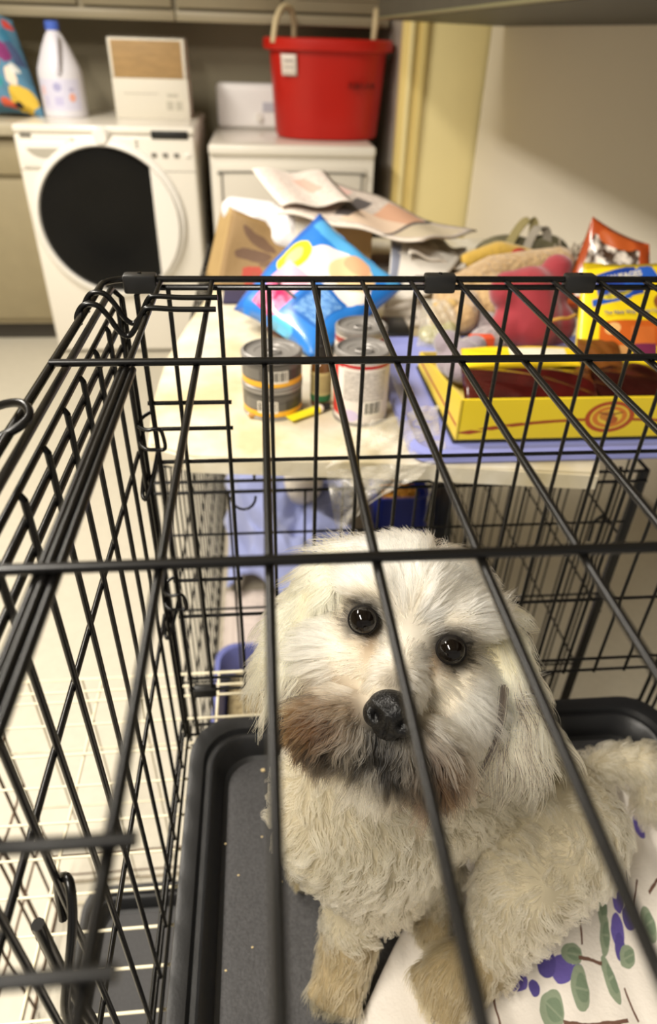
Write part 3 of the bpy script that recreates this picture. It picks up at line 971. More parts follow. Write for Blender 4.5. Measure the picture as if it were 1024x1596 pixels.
tag(sheet('paper_liner', (-.13, 1.13, -1.264), (.45, 1.13, -1.264), (.45, 1.41, -1.264), (-.13, 1.41, -1.264), 8, 8, pmat('liner print', (206, 192, 184), [('T', .5, .5, .44, .4, 0, (190, 176, 170), (210, 196, 188), 9)], .8), thick=.001),
    'pinkish paper liner between blanket and litter tray in far crate', 'paper')
t = blob('white_cushion', [('E', (.090, 1.60, -1.030), (.062, .07, .065)), ('E', (.105, 1.58, -.990), (.05, .06, .05))], mat('off-white plush', (212, 202, 184), .9, bump=.2, bscale=120, sheen=.3), voxel=.008)
tag(t, 'off-white cushion lying on the blue blanket in the far crate', 'cushion')
t = thing('litter_tray', 'blue-violet plastic litter tray at front of the far crate', 'litter tray', (.03, 1.0, -1.262))
r_ = [rrect(-.128 - i, .25 + i, .80 - i, 1.10 + i, .05, z) for i, z in ((-.014, -1.262), (-.002, -1.165), (.006, -1.160), (.006, -1.153), (-.004, -1.153), (-.010, -1.17), (-.020, -1.252))]
bmf('body', loft(r_), mat('violet plastic', (104, 110, 172), .4), t, autosmooth=40)
lit = bmf('litter', loft([rrect(-.106, .228, .822, 1.078, .04, z) for z in (-1.25, -1.215)]), mat('litter', (190, 172, 130), .9, col2=(120, 104, 74), vscale=160, bump=.8, bscale=220), t)
lit['kind'] = 'stuff'
t = thing('food_dish', 'royal blue plastic dish of orange kibble in the far crate', 'dish', (.43, 1.68, -1.262))
c = (.400, 1.72)
r_ = [rrect(c[0] - a, c[0] + a, c[1] - a * .95, c[1] + a * .95, a * .3, z) for a, z in ((.088, -1.262), (.082, -1.13), (.086, -1.125), (.078, -1.125), (.072, -1.145), (.066, -1.19))]
bmf('bowl', loft(r_), mat('royal blue plastic', (34, 52, 150), .3), t, autosmooth=40)
kb = bmesh.new()
for k in range(150):
    a, rr2 = random.uniform(0, 6.28), .058 * math.sqrt(random.random())
    bmesh.ops.create_icosphere(kb, subdivisions=1, radius=.009, matrix=Matrix.Translation((c[0] + rr2 * math.cos(a), c[1] + rr2 * math.sin(a), -1.165 + random.uniform(0, .02) + .012 * (1 - rr2 / .058))) @ Matrix.Diagonal((1, 1, .7, 1)))
k = bmf('kibble', kb, mat('kibble', (206, 146, 50), .8, var=.2, vscale=60), t, smooth=True); k['kind'] = 'stuff'
tag(pouch('dark_sack', (.492, 1.38, -1.26), (.496, 1.60, -1.26), (.499, 1.70, -.98), (.494, 1.48, -.98), .022, mat('dark sack', (40, 44, 40), .5, var=.2)), 'dark sack leaning on the right wires of the far crate', 'sack')

# ================================================================= board over the far crate
m_board = mat('worn cream painted board', (194, 180, 142), 0.6, col2=(224, 217, 200), vscale=9, bump=0.15, bscale=60, detail=6)
bm = bmesh.new()
poly = [(-.160, .792), (-.10, .757), (.16, .728), (.42, .692), (.52, .90), (.58, .98), (.80, 1.02), (.80, 1.92), (-.03, 1.93), (-.07, 1.70), (-.10, 1.51), (-.140, 1.28), (-.166, 1.08), (-.168, .90)]
ra = [bm.verts.new((x, y, -.469)) for x, y in poly]; rb = [bm.verts.new((x, y, -.445)) for x, y in poly]
bm.faces.new(ra[::-1]); bm.faces.new(rb)
for k in range(len(poly)):
    bm.faces.new((ra[k], ra[(k + 1) % len(poly)], rb[(k + 1) % len(poly)], rb[k]))
bmesh.ops.bevel(bm, geom=[e for e in bm.edges if all(abs(v.co.z + .445) < 1e-5 for v in e.verts)], offset=.004, segments=2, affect='EDGES')
tag(bmf('board', bm, m_board, autosmooth=40), 'worn cream painted board laid over the far crate as a shelf', 'board')
TZ = -.445

# ================================================================= things on the board
m_tin = mat('tin lid', (150, 146, 142), 0.35, metal=0.35, var=.05, vscale=30)
def ring_lid(c, r, parent):
    l = lathe('lid', [(r, -.001), (r, .002), (r * .95, .003), (r * .93, -.001), (r * .86, -.002), (r * .6, -.0012), (r * .58, -.0022), (0, -.0022)], c, m_tin, parent, 44)
    tube('pull_tab', [(c[0] + .012 * math.cos(a), c[1] + .008 * math.sin(a) - .006, c[2] + .0005) for a in np.linspace(0, 2 * math.pi, 13)[:-1]], .0016, m_tin, l, closed=True, sides=6)
    lathe('tab_rivet', [(.004, 0), (.004, .002), (0, .0025)], (c[0], c[1] + .004, c[2] - .002), m_tin, l, 14)
def bars(cx, cy, w, h, n=9):
    L = [('R', cx, cy, w, h, 0, (226, 220, 208))]
    for k in range(n):
        L.append(('R', cx - w * .8 + 1.6 * w * k / (n - 1), cy + h * .08, w * (.05 if k % 3 else .09), h * .75, 0, (40, 38, 36)))
    return L
def flat_can(z, rot, label, top=True):
    t = thing('pet_food_can', label, 'can', (.008, .893, z))
    r, h = .0425, .0445
    c = (.008, .893, z)
    m1 = pmat('grey can label %d' % rot, (86, 82, 78), [
        ('R', .5, .17, .6, .11, 0, (232, 172, 44)), ('R', .5, .93, .6, .05, 0, (66, 63, 60)), ('R', .5, .62, .6, .02, 0, (60, 57, 54)),
        ('R', .62, .5, .05, .2, 0, (54, 50, 46)), ('R', .38, .55, .05, .2, 0, (110, 106, 100))] + bars(.5 + rot / 100., .46, .055, .24), .35)
    o = lathe('label_band', [(r, .004), (r, h - .004)], c, m1, t, 48, uv=True)
    lathe('base_rim', [(0, .001), (r * .93, .001), (r * .97, 0), (r * 1.02, .001), (r * 1.02, .004), (r, .0045)], c, m_tin, t, 48)
    lathe('top_rim', [(r, h - .0045), (r * 1.02, h - .004), (r * 1.02, h), (r * .95, h), (r * .94, h - .003), (0, h - .003)], c, m_tin, t, 48)
    if top: ring_lid((c[0], c[1], c[2] + h), r * .97, t)
flat_can(TZ, -3, 'lower grey and yellow pet food can of the stack of two', False)
flat_can(TZ + .0448, 3, 'upper grey and yellow pet food can with pull ring, top of the stack')
def tall_can(x, y, label, print_, h=.100, r=.0385):
    t = thing('food_can', label, 'can', (x, y, TZ))
    c = (x, y, TZ)
    lathe('label_band', [(r, .005), (r, h - .008)], c, print_, t, 48, uv=True)
    lathe('base_rim', [(0, .001), (r * .93, .001), (r * 1.02, 0), (r * 1.02, .005), (r, .0055)], c, m_tin, t, 48)
    lathe('top_rim', [(r, h - .008), (r * 1.02, h - .004), (r * 1.02, h), (r * .95, h), (r * .94, h - .003), (0, h - .003)], c, m_tin, t, 48)
    ring_lid((x, y, TZ + h), r * .97, t)
tall_can(.133, .868, 'nearer white food can with grey ingredients print and barcode', pmat('white can a', (222, 214, 206), [
    ('R', .5, .95, .6, .03, 0, (176, 40, 44)), ('R', .30, .5, .06, .42, 0, (206, 50, 46)), ('T', .5, .62, .13, .25, 0, (150, 142, 136), (222, 214, 206), 26),
    ('E', .42, .12, .05, .10, 0, (200, 186, 216)), ('R', .34, .6, .02, .3, 0, (232, 226, 218))] + bars(.555, .25, .055, .13), .35))
tall_can(.142, .958, 'farther white food can with red and yellow label stripe', pmat('white can b', (220, 210, 196), [
    ('R', .5, .93, .6, .05, 0, (150, 36, 36)), ('R', .42, .72, .07, .18, 0, (228, 190, 60)), ('R', .36, .5, .04, .4, 0, (196, 44, 40))], .35))
t = thing('dropper_bottle', 'small amber dropper bottle with black cap beside the white cans', 'bottle', (.079, .905, TZ))
c = (.079, .905, TZ)
m_amb = mat('amber glass', (92, 58, 22), 0.12, coat=.5)
lathe('bottle', [(0, 0), (.0145, 0), (.0155, .003), (.0155, .060), (.013, .067), (.007, .072), (.007, .078), (0, .078)], c, m_amb, t, 32)
lathe('label_band', [(.0157, .010), (.0157, .055)], c, pmat('amber label', (176, 160, 108), [('R', .5, .10, .6, .12, 0, (46, 104, 60)), ('T', .5, .6, .2, .3, 0, (120, 104, 66), (176, 160, 108), 30)], .5), t, 32, uv=True)
lathe('dropper_cap', [(.0085, .074), (.009, .076), (.009, .092), (.0065, .094), (.0062, .112), (.004, .117), (0, .118)], c, m_clip, t, 24)
t = thing('ointment_tube', 'small yellow ointment tube with black cap lying on the board', 'tube', (.06, .862, TZ))
a, bq = Vector((.030, .847, TZ + .006)), Vector((.084, .880, TZ + .007))
ax = (bq - a).normalized()
ex = Vector((-ax.y, ax.x, 0))
bm = bmesh.new(); rings = []
for k, (s, w, h) in enumerate(((0, .0095, .0008), (.2, .0085, .003), (.5, .0075, .005), (.8, .0068, .0062))):
    p = a.lerp(bq, s)
    rings.append([(p + ex * (w * math.cos(q)) + Vector((0, 0, h * math.sin(q)))) for q in np.linspace(0, 2 * math.pi, 17)[:-1]])
bmf('tube_body', loft(rings), mat('yellow tube', (236, 222, 40), .35), t, autosmooth=50)
lathe('shoulder', [(.0066, 0), (.0066, .004), (.0045, .007), (0, .007)], a.lerp(bq, .8), mat('white tube end', (232, 226, 210), .4), t, 20, ax)
lathe('cap', [(0, 0), (.0055, 0), (.005, .011), (0, .012)], a.lerp(bq, .92), m_clip, t, 20, ax)
tag(blob('kibble_piece', [('E', (-.022, .862, TZ + .004), (.006, .004, .004)), ('E', (-.018, .864, TZ + .003), (.004, .003, .003))], mat('kibble piece', (168, 124, 62), .8), voxel=.001, smooth_it=3), 'single brown kibble piece on the board before the stacked cans', 'kibble')

# clear bag hanging off the near edge of the board
mt, nt, b = nodes('clear plastic film')
b.inputs['Base Color'].default_value = srgb(232, 226, 212); b.inputs['Roughness'].default_value = .22; b.inputs['Specular IOR Level'].default_value = .8
tr = nt.nodes.new('ShaderNodeBsdfTransparent'); mx = nt.nodes.new('ShaderNodeMixShader')
fz = nt.nodes.new('ShaderNodeTexNoise'); fz.inputs['Scale'].default_value = 11; mr = nt.nodes.new('ShaderNodeMapRange')
mr.inputs['From Min'].default_value = .35; mr.inputs['From Max'].default_value = .7; mr.inputs['To Min'].default_value = .22; mr.inputs['To Max'].default_value = .46
nt.links.new(fz.outputs['Fac'], mr.inputs[0]); nt.links.new(mr.outputs[0], mx.inputs[0])
nt.links.new(tr.outputs[0], mx.inputs[1]); nt.links.new(b.outputs[0], mx.inputs[2]); nt.links.new(mx.outputs[0], nt.nodes['Material Output'].inputs[0])
M_FILM = mt
def film_disp(u, v):
    w = .012 * math.sin(6 * u + 3 * v) * math.sin(5 * v + 2) + .006 * abs(math.sin(9 * u - 5 * v)) + .002 * math.sin(19 * u + 13 * v)
    return Vector((w * .4, -abs(w) * .6, abs(w) * .9 + .002))
t = thing('clear_bag', 'crumpled clear plastic bag draped over the near edge of the board', 'bag', (.14, .76, TZ))
sheet('film', (.070, .712, TZ + .004), (.225, .735, TZ + .004), (.245, .86, TZ + .012), (.125, .822, TZ + .004), 34, 26, M_FILM, t, disp=film_disp, thick=0)
sheet('film', (.085, .704, TZ - .085), (.150, .716, TZ - .028), (.215, .730, TZ + .006), (.070, .708, TZ + .006), 30, 26, M_FILM, t, disp=lambda u, v: Vector((0, -abs(film_disp(u, v).z) * 1.2 - .012 * math.sin(math.pi * v), film_disp(u, v).z * .4)), thick=0)

# violet lid
t = thing('violet_lid', 'violet plastic storage lid lying on the board under the yellow carton', 'lid', (.47, .92, TZ))
r_ = [rrect(.183 + i, .80 - i, .722 + i, 1.14 - i, .03, z) for i, z in ((.003, TZ + .0005), (0, TZ + .004), (.001, TZ + .014), (.010, TZ + .017), (.016, TZ + .012), (.03, TZ + .012))]
bmf('lid', loft(r_), mat('violet lid plastic', (140, 146, 206), .35), t, autosmooth=40)
LZ = TZ + .013

# yellow display carton with its contents
m_yc = (232, 204, 40)
bx0, bx1, by0, by1, bz0, bz1 = .247, .71, .757, 1.00, LZ + .006, LZ + .063
t = thing('treat_carton', 'open yellow cardboard carton with brown curved stripe on the violet lid', 'carton', (.43, .90, LZ))
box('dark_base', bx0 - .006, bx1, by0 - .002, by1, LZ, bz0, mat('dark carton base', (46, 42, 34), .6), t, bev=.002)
shp = [('R', .5, .5, 2, 2, 0, m_yc)]
curve = [(.0, .14), (.08, .24), (.16, .33), (.24, .39), (.32, .43), (.40, .455), (.50, .47), (.60, .45), (.68, .43), (.76, .38), (.84, .31), (.92, .23), (1.0, .13)]
for (u0, v0), (u1, v1) in zip(curve, curve[1:]):
    shp.append(('R', (u0 + u1) / 2, (v0 + v1) / 2, .046, .035, math.degrees(math.atan2((v1 - v0), (u1 - u0))) * 1.0, (154, 62, 24)))
shp += [('E', .525, .52, .088, .40, 0, (172, 70, 26)), ('E', .525, .52, .070, .31, 0, (228, 196, 60)), ('O', .525, .52, .062, .27, 0, (206, 120, 40)),
        ('E', .515, .55, .028, .12, 0, (196, 128, 50)), ('E', .535, .44, .022, .10, 0, (176, 90, 36)), ('E', .505, .60, .010, .05, 30, (120, 54, 24)), ('E', .545, .60, .010, .05, -30, (120, 54, 24))]
fp = box('front_panel', bx0, bx1, by0 - .003, by0 + .001, bz0, bz1, pmat('carton front', m_yc, shp, .4), t)
uv_box(fp, (bx0, by0, bz0), (.383, 0, 0), (0, 0, bz1 - bz0))
def wedge(name, x0, x1, mt):
    bm = bmesh.new()
    q = [(by0 - .003, bz0), (by1, bz0), (by1, bz0 + .022), (by1 - .06, bz0 + .030), (by0 - .003, bz1)]
    a = [bm.verts.new((x0, y, z)) for y, z in q]; b = [bm.verts.new((x1, y, z)) for y, z in q]
    bm.faces.new(a); bm.faces.new(b[::-1])
    for k in range(5): bm.faces.new((a[k], a[(k + 1) % 5], b[(k + 1) % 5], b[k]))
    return bmf(name, bm, mt, t)
sp_ = wedge('side_panel', bx0 - .003, bx0 + .001, pmat('carton side', (222, 194, 60), [('R', .5, .28, .5, .04, -6, (170, 84, 34))], .45))
uv_box(sp_, (bx0, by0, bz0), (0, by1 - by0, 0), (0, 0, bz1 - bz0))
box('back_panel', bx0, bx1, by1 - .002, by1 + .002, bz0, bz0 + .022, mat('carton inside', (206, 182, 96), .6), t)
wedge('side_panel', bx1 - .001, bx1 + .003, mat('carton inside', (0, 0, 0)))
box('floor_panel', bx0, bx1, by0, by1, bz0, bz0 + .003, mat('carton inside', (0, 0, 0)), t)
m_mar = mat('maroon foil', (62, 15, 12), .22, var=.3, vscale=24, coat=.4)
m_brn = mat('brown wrapper', (112, 66, 26), .35, var=.2, vscale=20)
zc = bz0 + .004
tag(pouch('jerky_packet', (.262, .79, zc + .030), (.455, .785, zc + .024), (.462, .860, zc + .046), (.272, .862, zc + .050), .026, m_mar, crinkle=.004, seed=2), 'glossy maroon packet lying at front of the yellow carton', 'packet')
tag(pouch('jerky_packet', (.40, .79, zc + .018), (.58, .80, zc + .014), (.59, .90, zc + .036), (.42, .90, zc + .040), .03, mat('dark maroon foil', (44, 15, 11), .25, var=.3, vscale=24), crinkle=.004, seed=5), 'dark maroon packet at the right end inside the yellow carton', 'packet')
tag(pouch('yellow_packet', (.275, .862, zc + .050), (.455, .870, zc + .047), (.460, .912, zc + .058), (.282, .910, zc + .060), .020, pmat('yellow packet print', (240, 204, 36), [('R', .62, .5, .24, .26, 0, (226, 220, 200))], .3), crinkle=.003, seed=8), 'yellow wrapped packet with white label in the carton', 'packet')
tag(pouch('brown_packet', (.440, .86, zc + .040), (.520, .87, zc + .036), (.530, .930, zc + .062), (.462, .925, zc + .068), .016, m_brn, crinkle=.003, seed=11), 'folded brown wrapper end beside the yellow packet', 'packet')
tag(bmf('red_card', box_bm(.315, .352, .965, .985, zc, zc + .054, .002), pmat('red card', (214, 84, 50), [], .5), autosmooth=40), 'small red card standing behind the yellow packet', 'card')
m_mou = mat('grey violet plush', (142, 130, 138), .9, bump=.25, bscale=160, sheen=.4)
tag(blob('plush_toy', [('E', (.278, .965, zc + .046), (.022, .026, .020)), ('E', (.298, .935, zc + .042), (.024, .022, .019)), ('E', (.288, .905, zc + .030), (.026, .03, .022)), ('E', (.322, .965, zc + .04), (.018, .02, .018)), ('E', (.292, .94, zc + .024), (.034, .05, .022))], m_mou, voxel=.004, smooth_it=3),
    'grey violet plush toy with round paws in the carton corner', 'plush toy')

# red bolster plush
m_redp = mat('raspberry fleece', (150, 42, 52), .85, var=.06, vscale=30, bump=.12, bscale=260, sheen=.4)
t = thing('red_plush', 'raspberry red bolster plush toy standing behind the yellow carton', 'plush toy', (.445, 1.08, TZ))
me = ell_mesh([('C', (.412, 1.066, LZ + .046), .036, (.488, 1.072, LZ + .046), .038), ('C', (.404, 1.086, LZ + .098), .034, (.480, 1.094, LZ + .104), .036), ('C', (.448, 1.062, LZ + .05), .048, (.440, 1.082, LZ + .095), .046), ('E', (.486, 1.100, LZ + .136), (.024, .026, .018), None)], .005, 6)
me.name = 'body'
finish('body', me, m_redp, t, smooth=True)
tube('stitching', [(.455, 1.012, LZ + .074), (.470, 1.013, LZ + .077), (.486, 1.020, LZ + .075), (.502, 1.030, LZ + .077)], .0026, mat('yellow thread', (206, 160, 70), .8), t, n=4)

# tan fleece plush
m_tan = mat('tan fleece', (204, 172, 124), .95, col2=(180, 146, 100), vscale=90, bump=.7, bscale=110, sheen=.4)
t = thing('tan_plush', 'large tan fleece plush animal lying behind the red plush', 'plush toy', (.45, 1.30, TZ))
me = ell_mesh([('C', (.355, 1.235, -.395), .042, (.45, 1.30, -.374), .045), ('C', (.45, 1.30, -.374), .045, (.585, 1.33, -.356), .036), ('C', (.36, 1.20, -.400), .038, (.350, 1.14, -.398), .030), ('E', (.43, 1.23, -.40), (.06, .06, .045))], .007, 5)
me.name = 'body'
finish('body', me, m_tan, t, smooth=True)
m_ylp = mat('mustard plush', (196, 160, 66), .9, bump=.3, bscale=120, sheen=.4)
finish('paw', ell_mesh([('E', (.318, 1.155, -.402), (.028, .026, .028)), ('E', (.305, 1.15, -.385), (.014, .014, .014)), ('E', (.33, 1.15, -.38), (.014, .014, .014)), ('E', (.342, 1.145, -.405), (.013, .014, .014))], .004, 3), mat('knitted straw', (190, 158, 96), .95, bump=.8, bscale=90, sheen=.3), t, smooth=True)
tag(blob('yellow_plush', [('C', (.43, 1.425, -.378), .022, (.50, 1.44, -.362), .026), ('C', (.50, 1.44, -.362), .026, (.575, 1.43, -.372), .02), ('E', (.49, 1.43, -.40), (.07, .03, .045))], m_ylp, voxel=.006), 'mustard yellow plush toy limp on top behind the tan plush', 'plush toy')
tag(blob('red_ball', [('E', (.524, 1.385, -.352), (.018, .018, .014))], mat('deep red plush', (150, 36, 26), .8), voxel=.004, smooth_it=2), 'small red toy peeking between yellow and tan plush', 'toy')
tag(blob('grey_fleece', [('E', (.395, 1.15, -.413), (.034, .03, .022)), ('E', (.375, 1.06, -.408), (.034, .03, .024)), ('E', (.35, 1.075, -.422), (.022, .02, .014))], mat('grey fleece', (176, 164, 162), .95, col2=(140, 128, 130), vscale=110, bump=.7, bscale=120, sheen=.3), voxel=.005, smooth_it=3), 'grey fluffy fleece toy between carton and tan plush', 'plush toy')
t = pouch('cellophane_wrap', (.262, 1.10, -.437), (.325, 1.065, -.437), (.345, 1.15, -.375), (.285, 1.19, -.378), .05, M_FILM, crinkle=.006, seed=12)
tag(t, 'crinkled clear wrapper round the straw coloured toy', 'wrapper')
tag(blob('olive_toy', [('E', (.300, 1.13, -.425), (.03, .03, .018)), ('E', (.325, 1.125, -.418), (.016, .02, .02))], mat('olive plush', (150, 146, 60), .9, var=.2, vscale=30), voxel=.005, smooth_it=3), 'olive green toy inside the crinkled clear wrapper', 'toy')

# straps and grey straw at the back
m_olv = mat('olive webbing', (140, 128, 84), .8, bump=.3, bscale=200)
m_gst = mat('grey webbing', (150, 142, 128), .8, bump=.3, bscale=200)
def strap(name, pts, w, mt, parent):
    P = smooth_path(pts, 6)
    bm = bmesh.new(); prev = None
    for i, p in enumerate(P):
        t_ = (P[min(i + 1, len(P) - 1)] - P[max(i - 1, 0)]).normalized()
        s = Vector((.85, -.5, 0)); s = (s - t_ * s.dot(t_)).normalized(); n_ = t_.cross(s)
        q = [bm.verts.new(p + s * w / 2 + n_ * .0015), bm.verts.new(p - s * w / 2 + n_ * .0015), bm.verts.new(p - s * w / 2 - n_ * .0015), bm.verts.new(p + s * w / 2 - n_ * .0015)]
        if prev:
            for k in range(4): bm.faces.new((prev[k], prev[(k + 1) % 4], q[(k + 1) % 4], q[k]))
        else: bm.faces.new(q)
        prev = q
    bm.faces.new(prev[::-1])
    return bmf(name, bm, mt, parent, autosmooth=50)
t = thing('tote_bag', 'olive and grey tote bag with upright strap handles behind the plush toys', 'bag', (.55, 1.55, TZ))
finish('body', ell_mesh([('E', (.56, 1.56, -.397), (.08, .05, .045)), ('E', (.64, 1.54, -.394), (.06, .05, .048))], .008, 5), mat('dark olive cloth', (96, 90, 66), .85, var=.2, vscale=20), t, smooth=True)
strap('handle', [(.535, 1.51, -.40), (.555, 1.53, -.355), (.585, 1.55, -.322), (.605, 1.545, -.325), (.600, 1.53, -.37)], .020, m_olv, t)
strap('handle', [(.575, 1.50, -.40), (.590, 1.51, -.35), (.608, 1.52, -.328), (.63, 1.52, -.34), (.632, 1.51, -.39)], .018, m_gst, t)
bm = bmesh.new()
for k in range(60):
    a = Vector((random.uniform(.625, .69), random.uniform(1.38, 1.46), -.38))
    dd = Vector((random.uniform(-.03, .03), random.uniform(-.03, .02), random.uniform(.015, .055)))
    tube_bm([a, a + dd * .6, a + dd + Vector((0, -.01, -.006))], .0022, 5, bm)
bmesh.ops.create_icosphere(bm, subdivisions=2, radius=1, matrix=Matrix.Translation((.655, 1.42, -.41)) @ Matrix.Diagonal((.05, .05, .036, 1)))
tag(bmf('shaggy_toy', bm, mat('grey shag', (168, 156, 138), .9, var=.2, vscale=60), smooth=True), 'shaggy grey toy beside the orange treat bag', 'toy')

# yellow treat bag
Q = [Vector(p) for p in ((.452, .885, -.414), (.660, .885, -.414), (.660, 1.03, -.268), (.494, 1.03, -.272))]
tb = pouch('treat_bag', *Q, .035, pmat('treat bag print', (236, 206, 30), [
    ('R', .52, .965, .6, .035, 0, (186, 160, 26)), ('R', .31, .78, .19, .13, 12, (36, 66, 150)), ('R', .50, .83, .16, .08, 28, (44, 92, 184)), ('E', .85, .82, .07, .07, 0, (236, 200, 40)), ('E', .80, .62, .20, .10, 0, (140, 84, 40)), ('E', .80, .64, .15, .06, 0, (176, 110, 56)),
    ('R', .25, .66, .16, .03, 10, (40, 84, 170)), ('E', .30, .70, .13, .035, 14, (216, 196, 60)),
    ('R', .50, .38, .34, .10, 0, (196, 94, 34)), ('E', .26, .42, .06, .045, 0, (226, 176, 110)), ('R', .50, .36, .10, .07, 0, (206, 110, 50)), ('R', .52, .24, .09, .055, 0, (118, 44, 76)), ('R', .80, .26, .08, .06, 0, (58, 96, 48)), ('R', .34, .25, .06, .04, 0, (206, 150, 90)),
    ('R', .5, .06, .22, .035, 0, (216, 206, 170))], .3, coat=.3), crinkle=.004, seed=21)
tag(tb, 'bright yellow treat bag with blue lettered shield standing at right edge', 'bag')
tn = (Q[1] - Q[0]).cross(Q[3] - Q[0]).normalized()
def onbag(u, v, off=.020):
    return Q[0] * (1 - u) * (1 - v) + Q[1] * u * (1 - v) + Q[2] * u * v + Q[3] * (1 - u) * v + tn * off
xd = (onbag(.8, .5) - onbag(.2, .5)); yd = (onbag(.5, .9) - onbag(.5, .1))
def rotd(v, deg): return Quaternion(tn, math.radians(deg)) @ v
text('lettering', 'SNAUSAGES', onbag(.30, .815, .0215), rotd(xd, 10), rotd(yd, 10), .0125, mat('cream ink', (226, 218, 196), .5), tb, bold=True)
text('lettering', 'In a Blanket', onbag(.30, .705, .0225), rotd(xd, 12), rotd(yd, 12), .0105, mat('blue ink', (40, 70, 150), .5), tb, bold=True)
for k, (u, w) in enumerate(((.18, .03), (.27, .05), (.38, .05), (.49, .04), (.60, .06), (.72, .05))):
    pass
text('small_print', 'The New Way to Say I Love You', onbag(.46, .535, .0225), rotd(xd, 2), rotd(yd, 2), .0082, mat('blue ink', (40, 70, 150), .5), tb)

# orange treat bag behind it
tag(pouch('orange_bag', (.585, 1.28, -.43), (.715, 1.16, -.415), (.725, 1.26, -.300), (.640, 1.34, -.268), .04, pmat('orange bag print', (164, 70, 30), [
    ('V', .5, .5, .36, .34, 0, (232, 220, 206), (60, 40, 26), 7), ('E', .5, .86, .3, .1, 0, (176, 84, 38)), ('E', .9, .3, .12, .16, 0, (44, 80, 170)), ('R', .5, .03, .6, .05, 0, (120, 46, 22))], .25, coat=.4), crinkle=.006, seed=31),
    'orange and white pet treat bag leaning by the right wall', 'bag')

# blue bag
bb = [Vector(p) for p in ((-.058, 1.232, -.412), (.074, 1.045, -.432), (.254, 1.195, -.358), (.112, 1.385, -.276))]
tag(pouch('blue_bag', bb[0], bb[1], bb[2], bb[3], .060, pmat('blue bag print', (40, 120, 206), [
    ('E', .50, .92, .5, .10, 0, (84, 168, 226)), ('E', .62, .62, .34, .22, 0, (232, 222, 214)), ('E', .72, .72, .20, .14, 0, (226, 196, 150)), ('E', .70, .80, .12, .08, 0, (216, 168, 130)), ('E', .22, .56, .13, .16, -10, (236, 220, 44)), ('E', .22, .56, .07, .09, -10, (244, 232, 140)),
    ('R', .36, .40, .16, .10, -6, (230, 176, 196)), ('V', .36, .20, .15, .12, -10, (196, 30, 92), (230, 130, 170), 14), ('R', .40, .30, .18, .012, -8, (44, 40, 50)),
    ('R', .72, .34, .17, .16, 0, (30, 96, 176)), ('T', .74, .34, .14, .13, 0, (130, 176, 220), (30, 96, 176), 16), ('E', .6, .06, .14, .07, 0, (90, 180, 226)), ('R', .05, .5, .06, .6, 0, (40, 104, 196))], .3, coat=.3, wob=.05, wscale=5), crinkle=.006, seed=41, sx=4),
    'blue glossy pet product bag with yellow oval and pink panel on the board', 'bag')

# brown paper bag with white plastic stuffed in its mouth
t = thing('brown_bag', 'brown paper bag with dark and red print on the far left of board', 'bag', (.0, 1.50, TZ))
pb = pmat('brown bag print', (136, 108, 66), [('E', .40, .72, .26, .07, -30, (98, 70, 46)), ('E', .36, .50, .24, .09, 4, (96, 68, 46)), ('E', .86, .48, .2, .09, -20, (92, 66, 44)), ('E', .66, .42, .2, .05, 6, (104, 76, 48)), ('R', .40, .22, .12, .12, 20, (164, 54, 34)), ('R', .62, .12, .26, .12, -8, (156, 62, 36)), ('E', .75, .28, .12, .02, -40, (150, 70, 40))], .7, bump=.2, bscale=26, wob=.12, wscale=4)
sheet('front_face', (-.101, 1.45, TZ + .002), (.082, 1.42, TZ + .002), (.090, 1.50, -.345), (-.062, 1.535, -.298), 14, 12, pb, t, disp=lambda u, v: Vector((0, .006 * math.sin(7 * u) * math.sin(5 * v), 0)), thick=.002)
sheet('side_face', (-.130, 1.55, TZ + .002), (-.101, 1.45, TZ + .002), (-.062, 1.535, -.298), (-.085, 1.62, -.300), 6, 10, mat('brown paper', (160, 133, 86), .75, var=.06), t, thick=.002)
sheet('back_face', (.09, 1.56, TZ + .002), (-.130, 1.55, TZ + .002), (-.085, 1.62, -.300), (.09, 1.60, -.345), 6, 10, mat('brown paper', (0, 0, 0)), t, thick=.002)
tag(blob('white_plastic_bag', [('C', (-.06, 1.585, -.312), .030, (.01, 1.565, -.318), .032), ('C', (.01, 1.555, -.318), .034, (.064, 1.52, -.338), .030), ('E', (.05, 1.515, -.352), (.035, .03, .028)), ('E', (-.02, 1.55, -.345), (.05, .03, .03))], mat('white plastic film', (228, 226, 228), .3, var=.08, vscale=14, bump=.9, bscale=26), voxel=.006, smooth_it=2), 'white plastic bag stuffed into the mouth of the brown paper bag', 'bag')
tag(box('dark_mat', -.085, .05, 1.36, 1.47, TZ, TZ + .006, mat('navy cloth', (44, 38, 66), .8), bev=.002), 'dark navy cloth edge under the brown paper bag', 'cloth')
# white carton and brown board under the newspapers
t = thing('white_box', 'narrow white carton standing under the newspapers beside the blue bag', 'carton', (.098, 1.50, TZ))
o = box('body', .070, .126, 1.46, 1.58, TZ, -.308, mat('white card', (232, 226, 214), .5), t, bev=.002)
box('print_line', .095, .0985, 1.4585, 1.4605, -.42, -.32, mat('grey print', (176, 170, 160), .5), o)
tag(box('brown_carton', .132, .235, 1.50, 1.64, TZ, -.322, mat('carton brown', (188, 154, 106), .65, var=.05), bev=.002), 'plain brown carton under the newspapers right of the white carton', 'carton')
tag(box('grey_carton', .24, .44, 1.50, 1.62, TZ, -.41, mat('carton grey', (120, 114, 110), .65, var=.05), bev=.002), 'grey carton hidden under the newspapers at centre', 'carton')
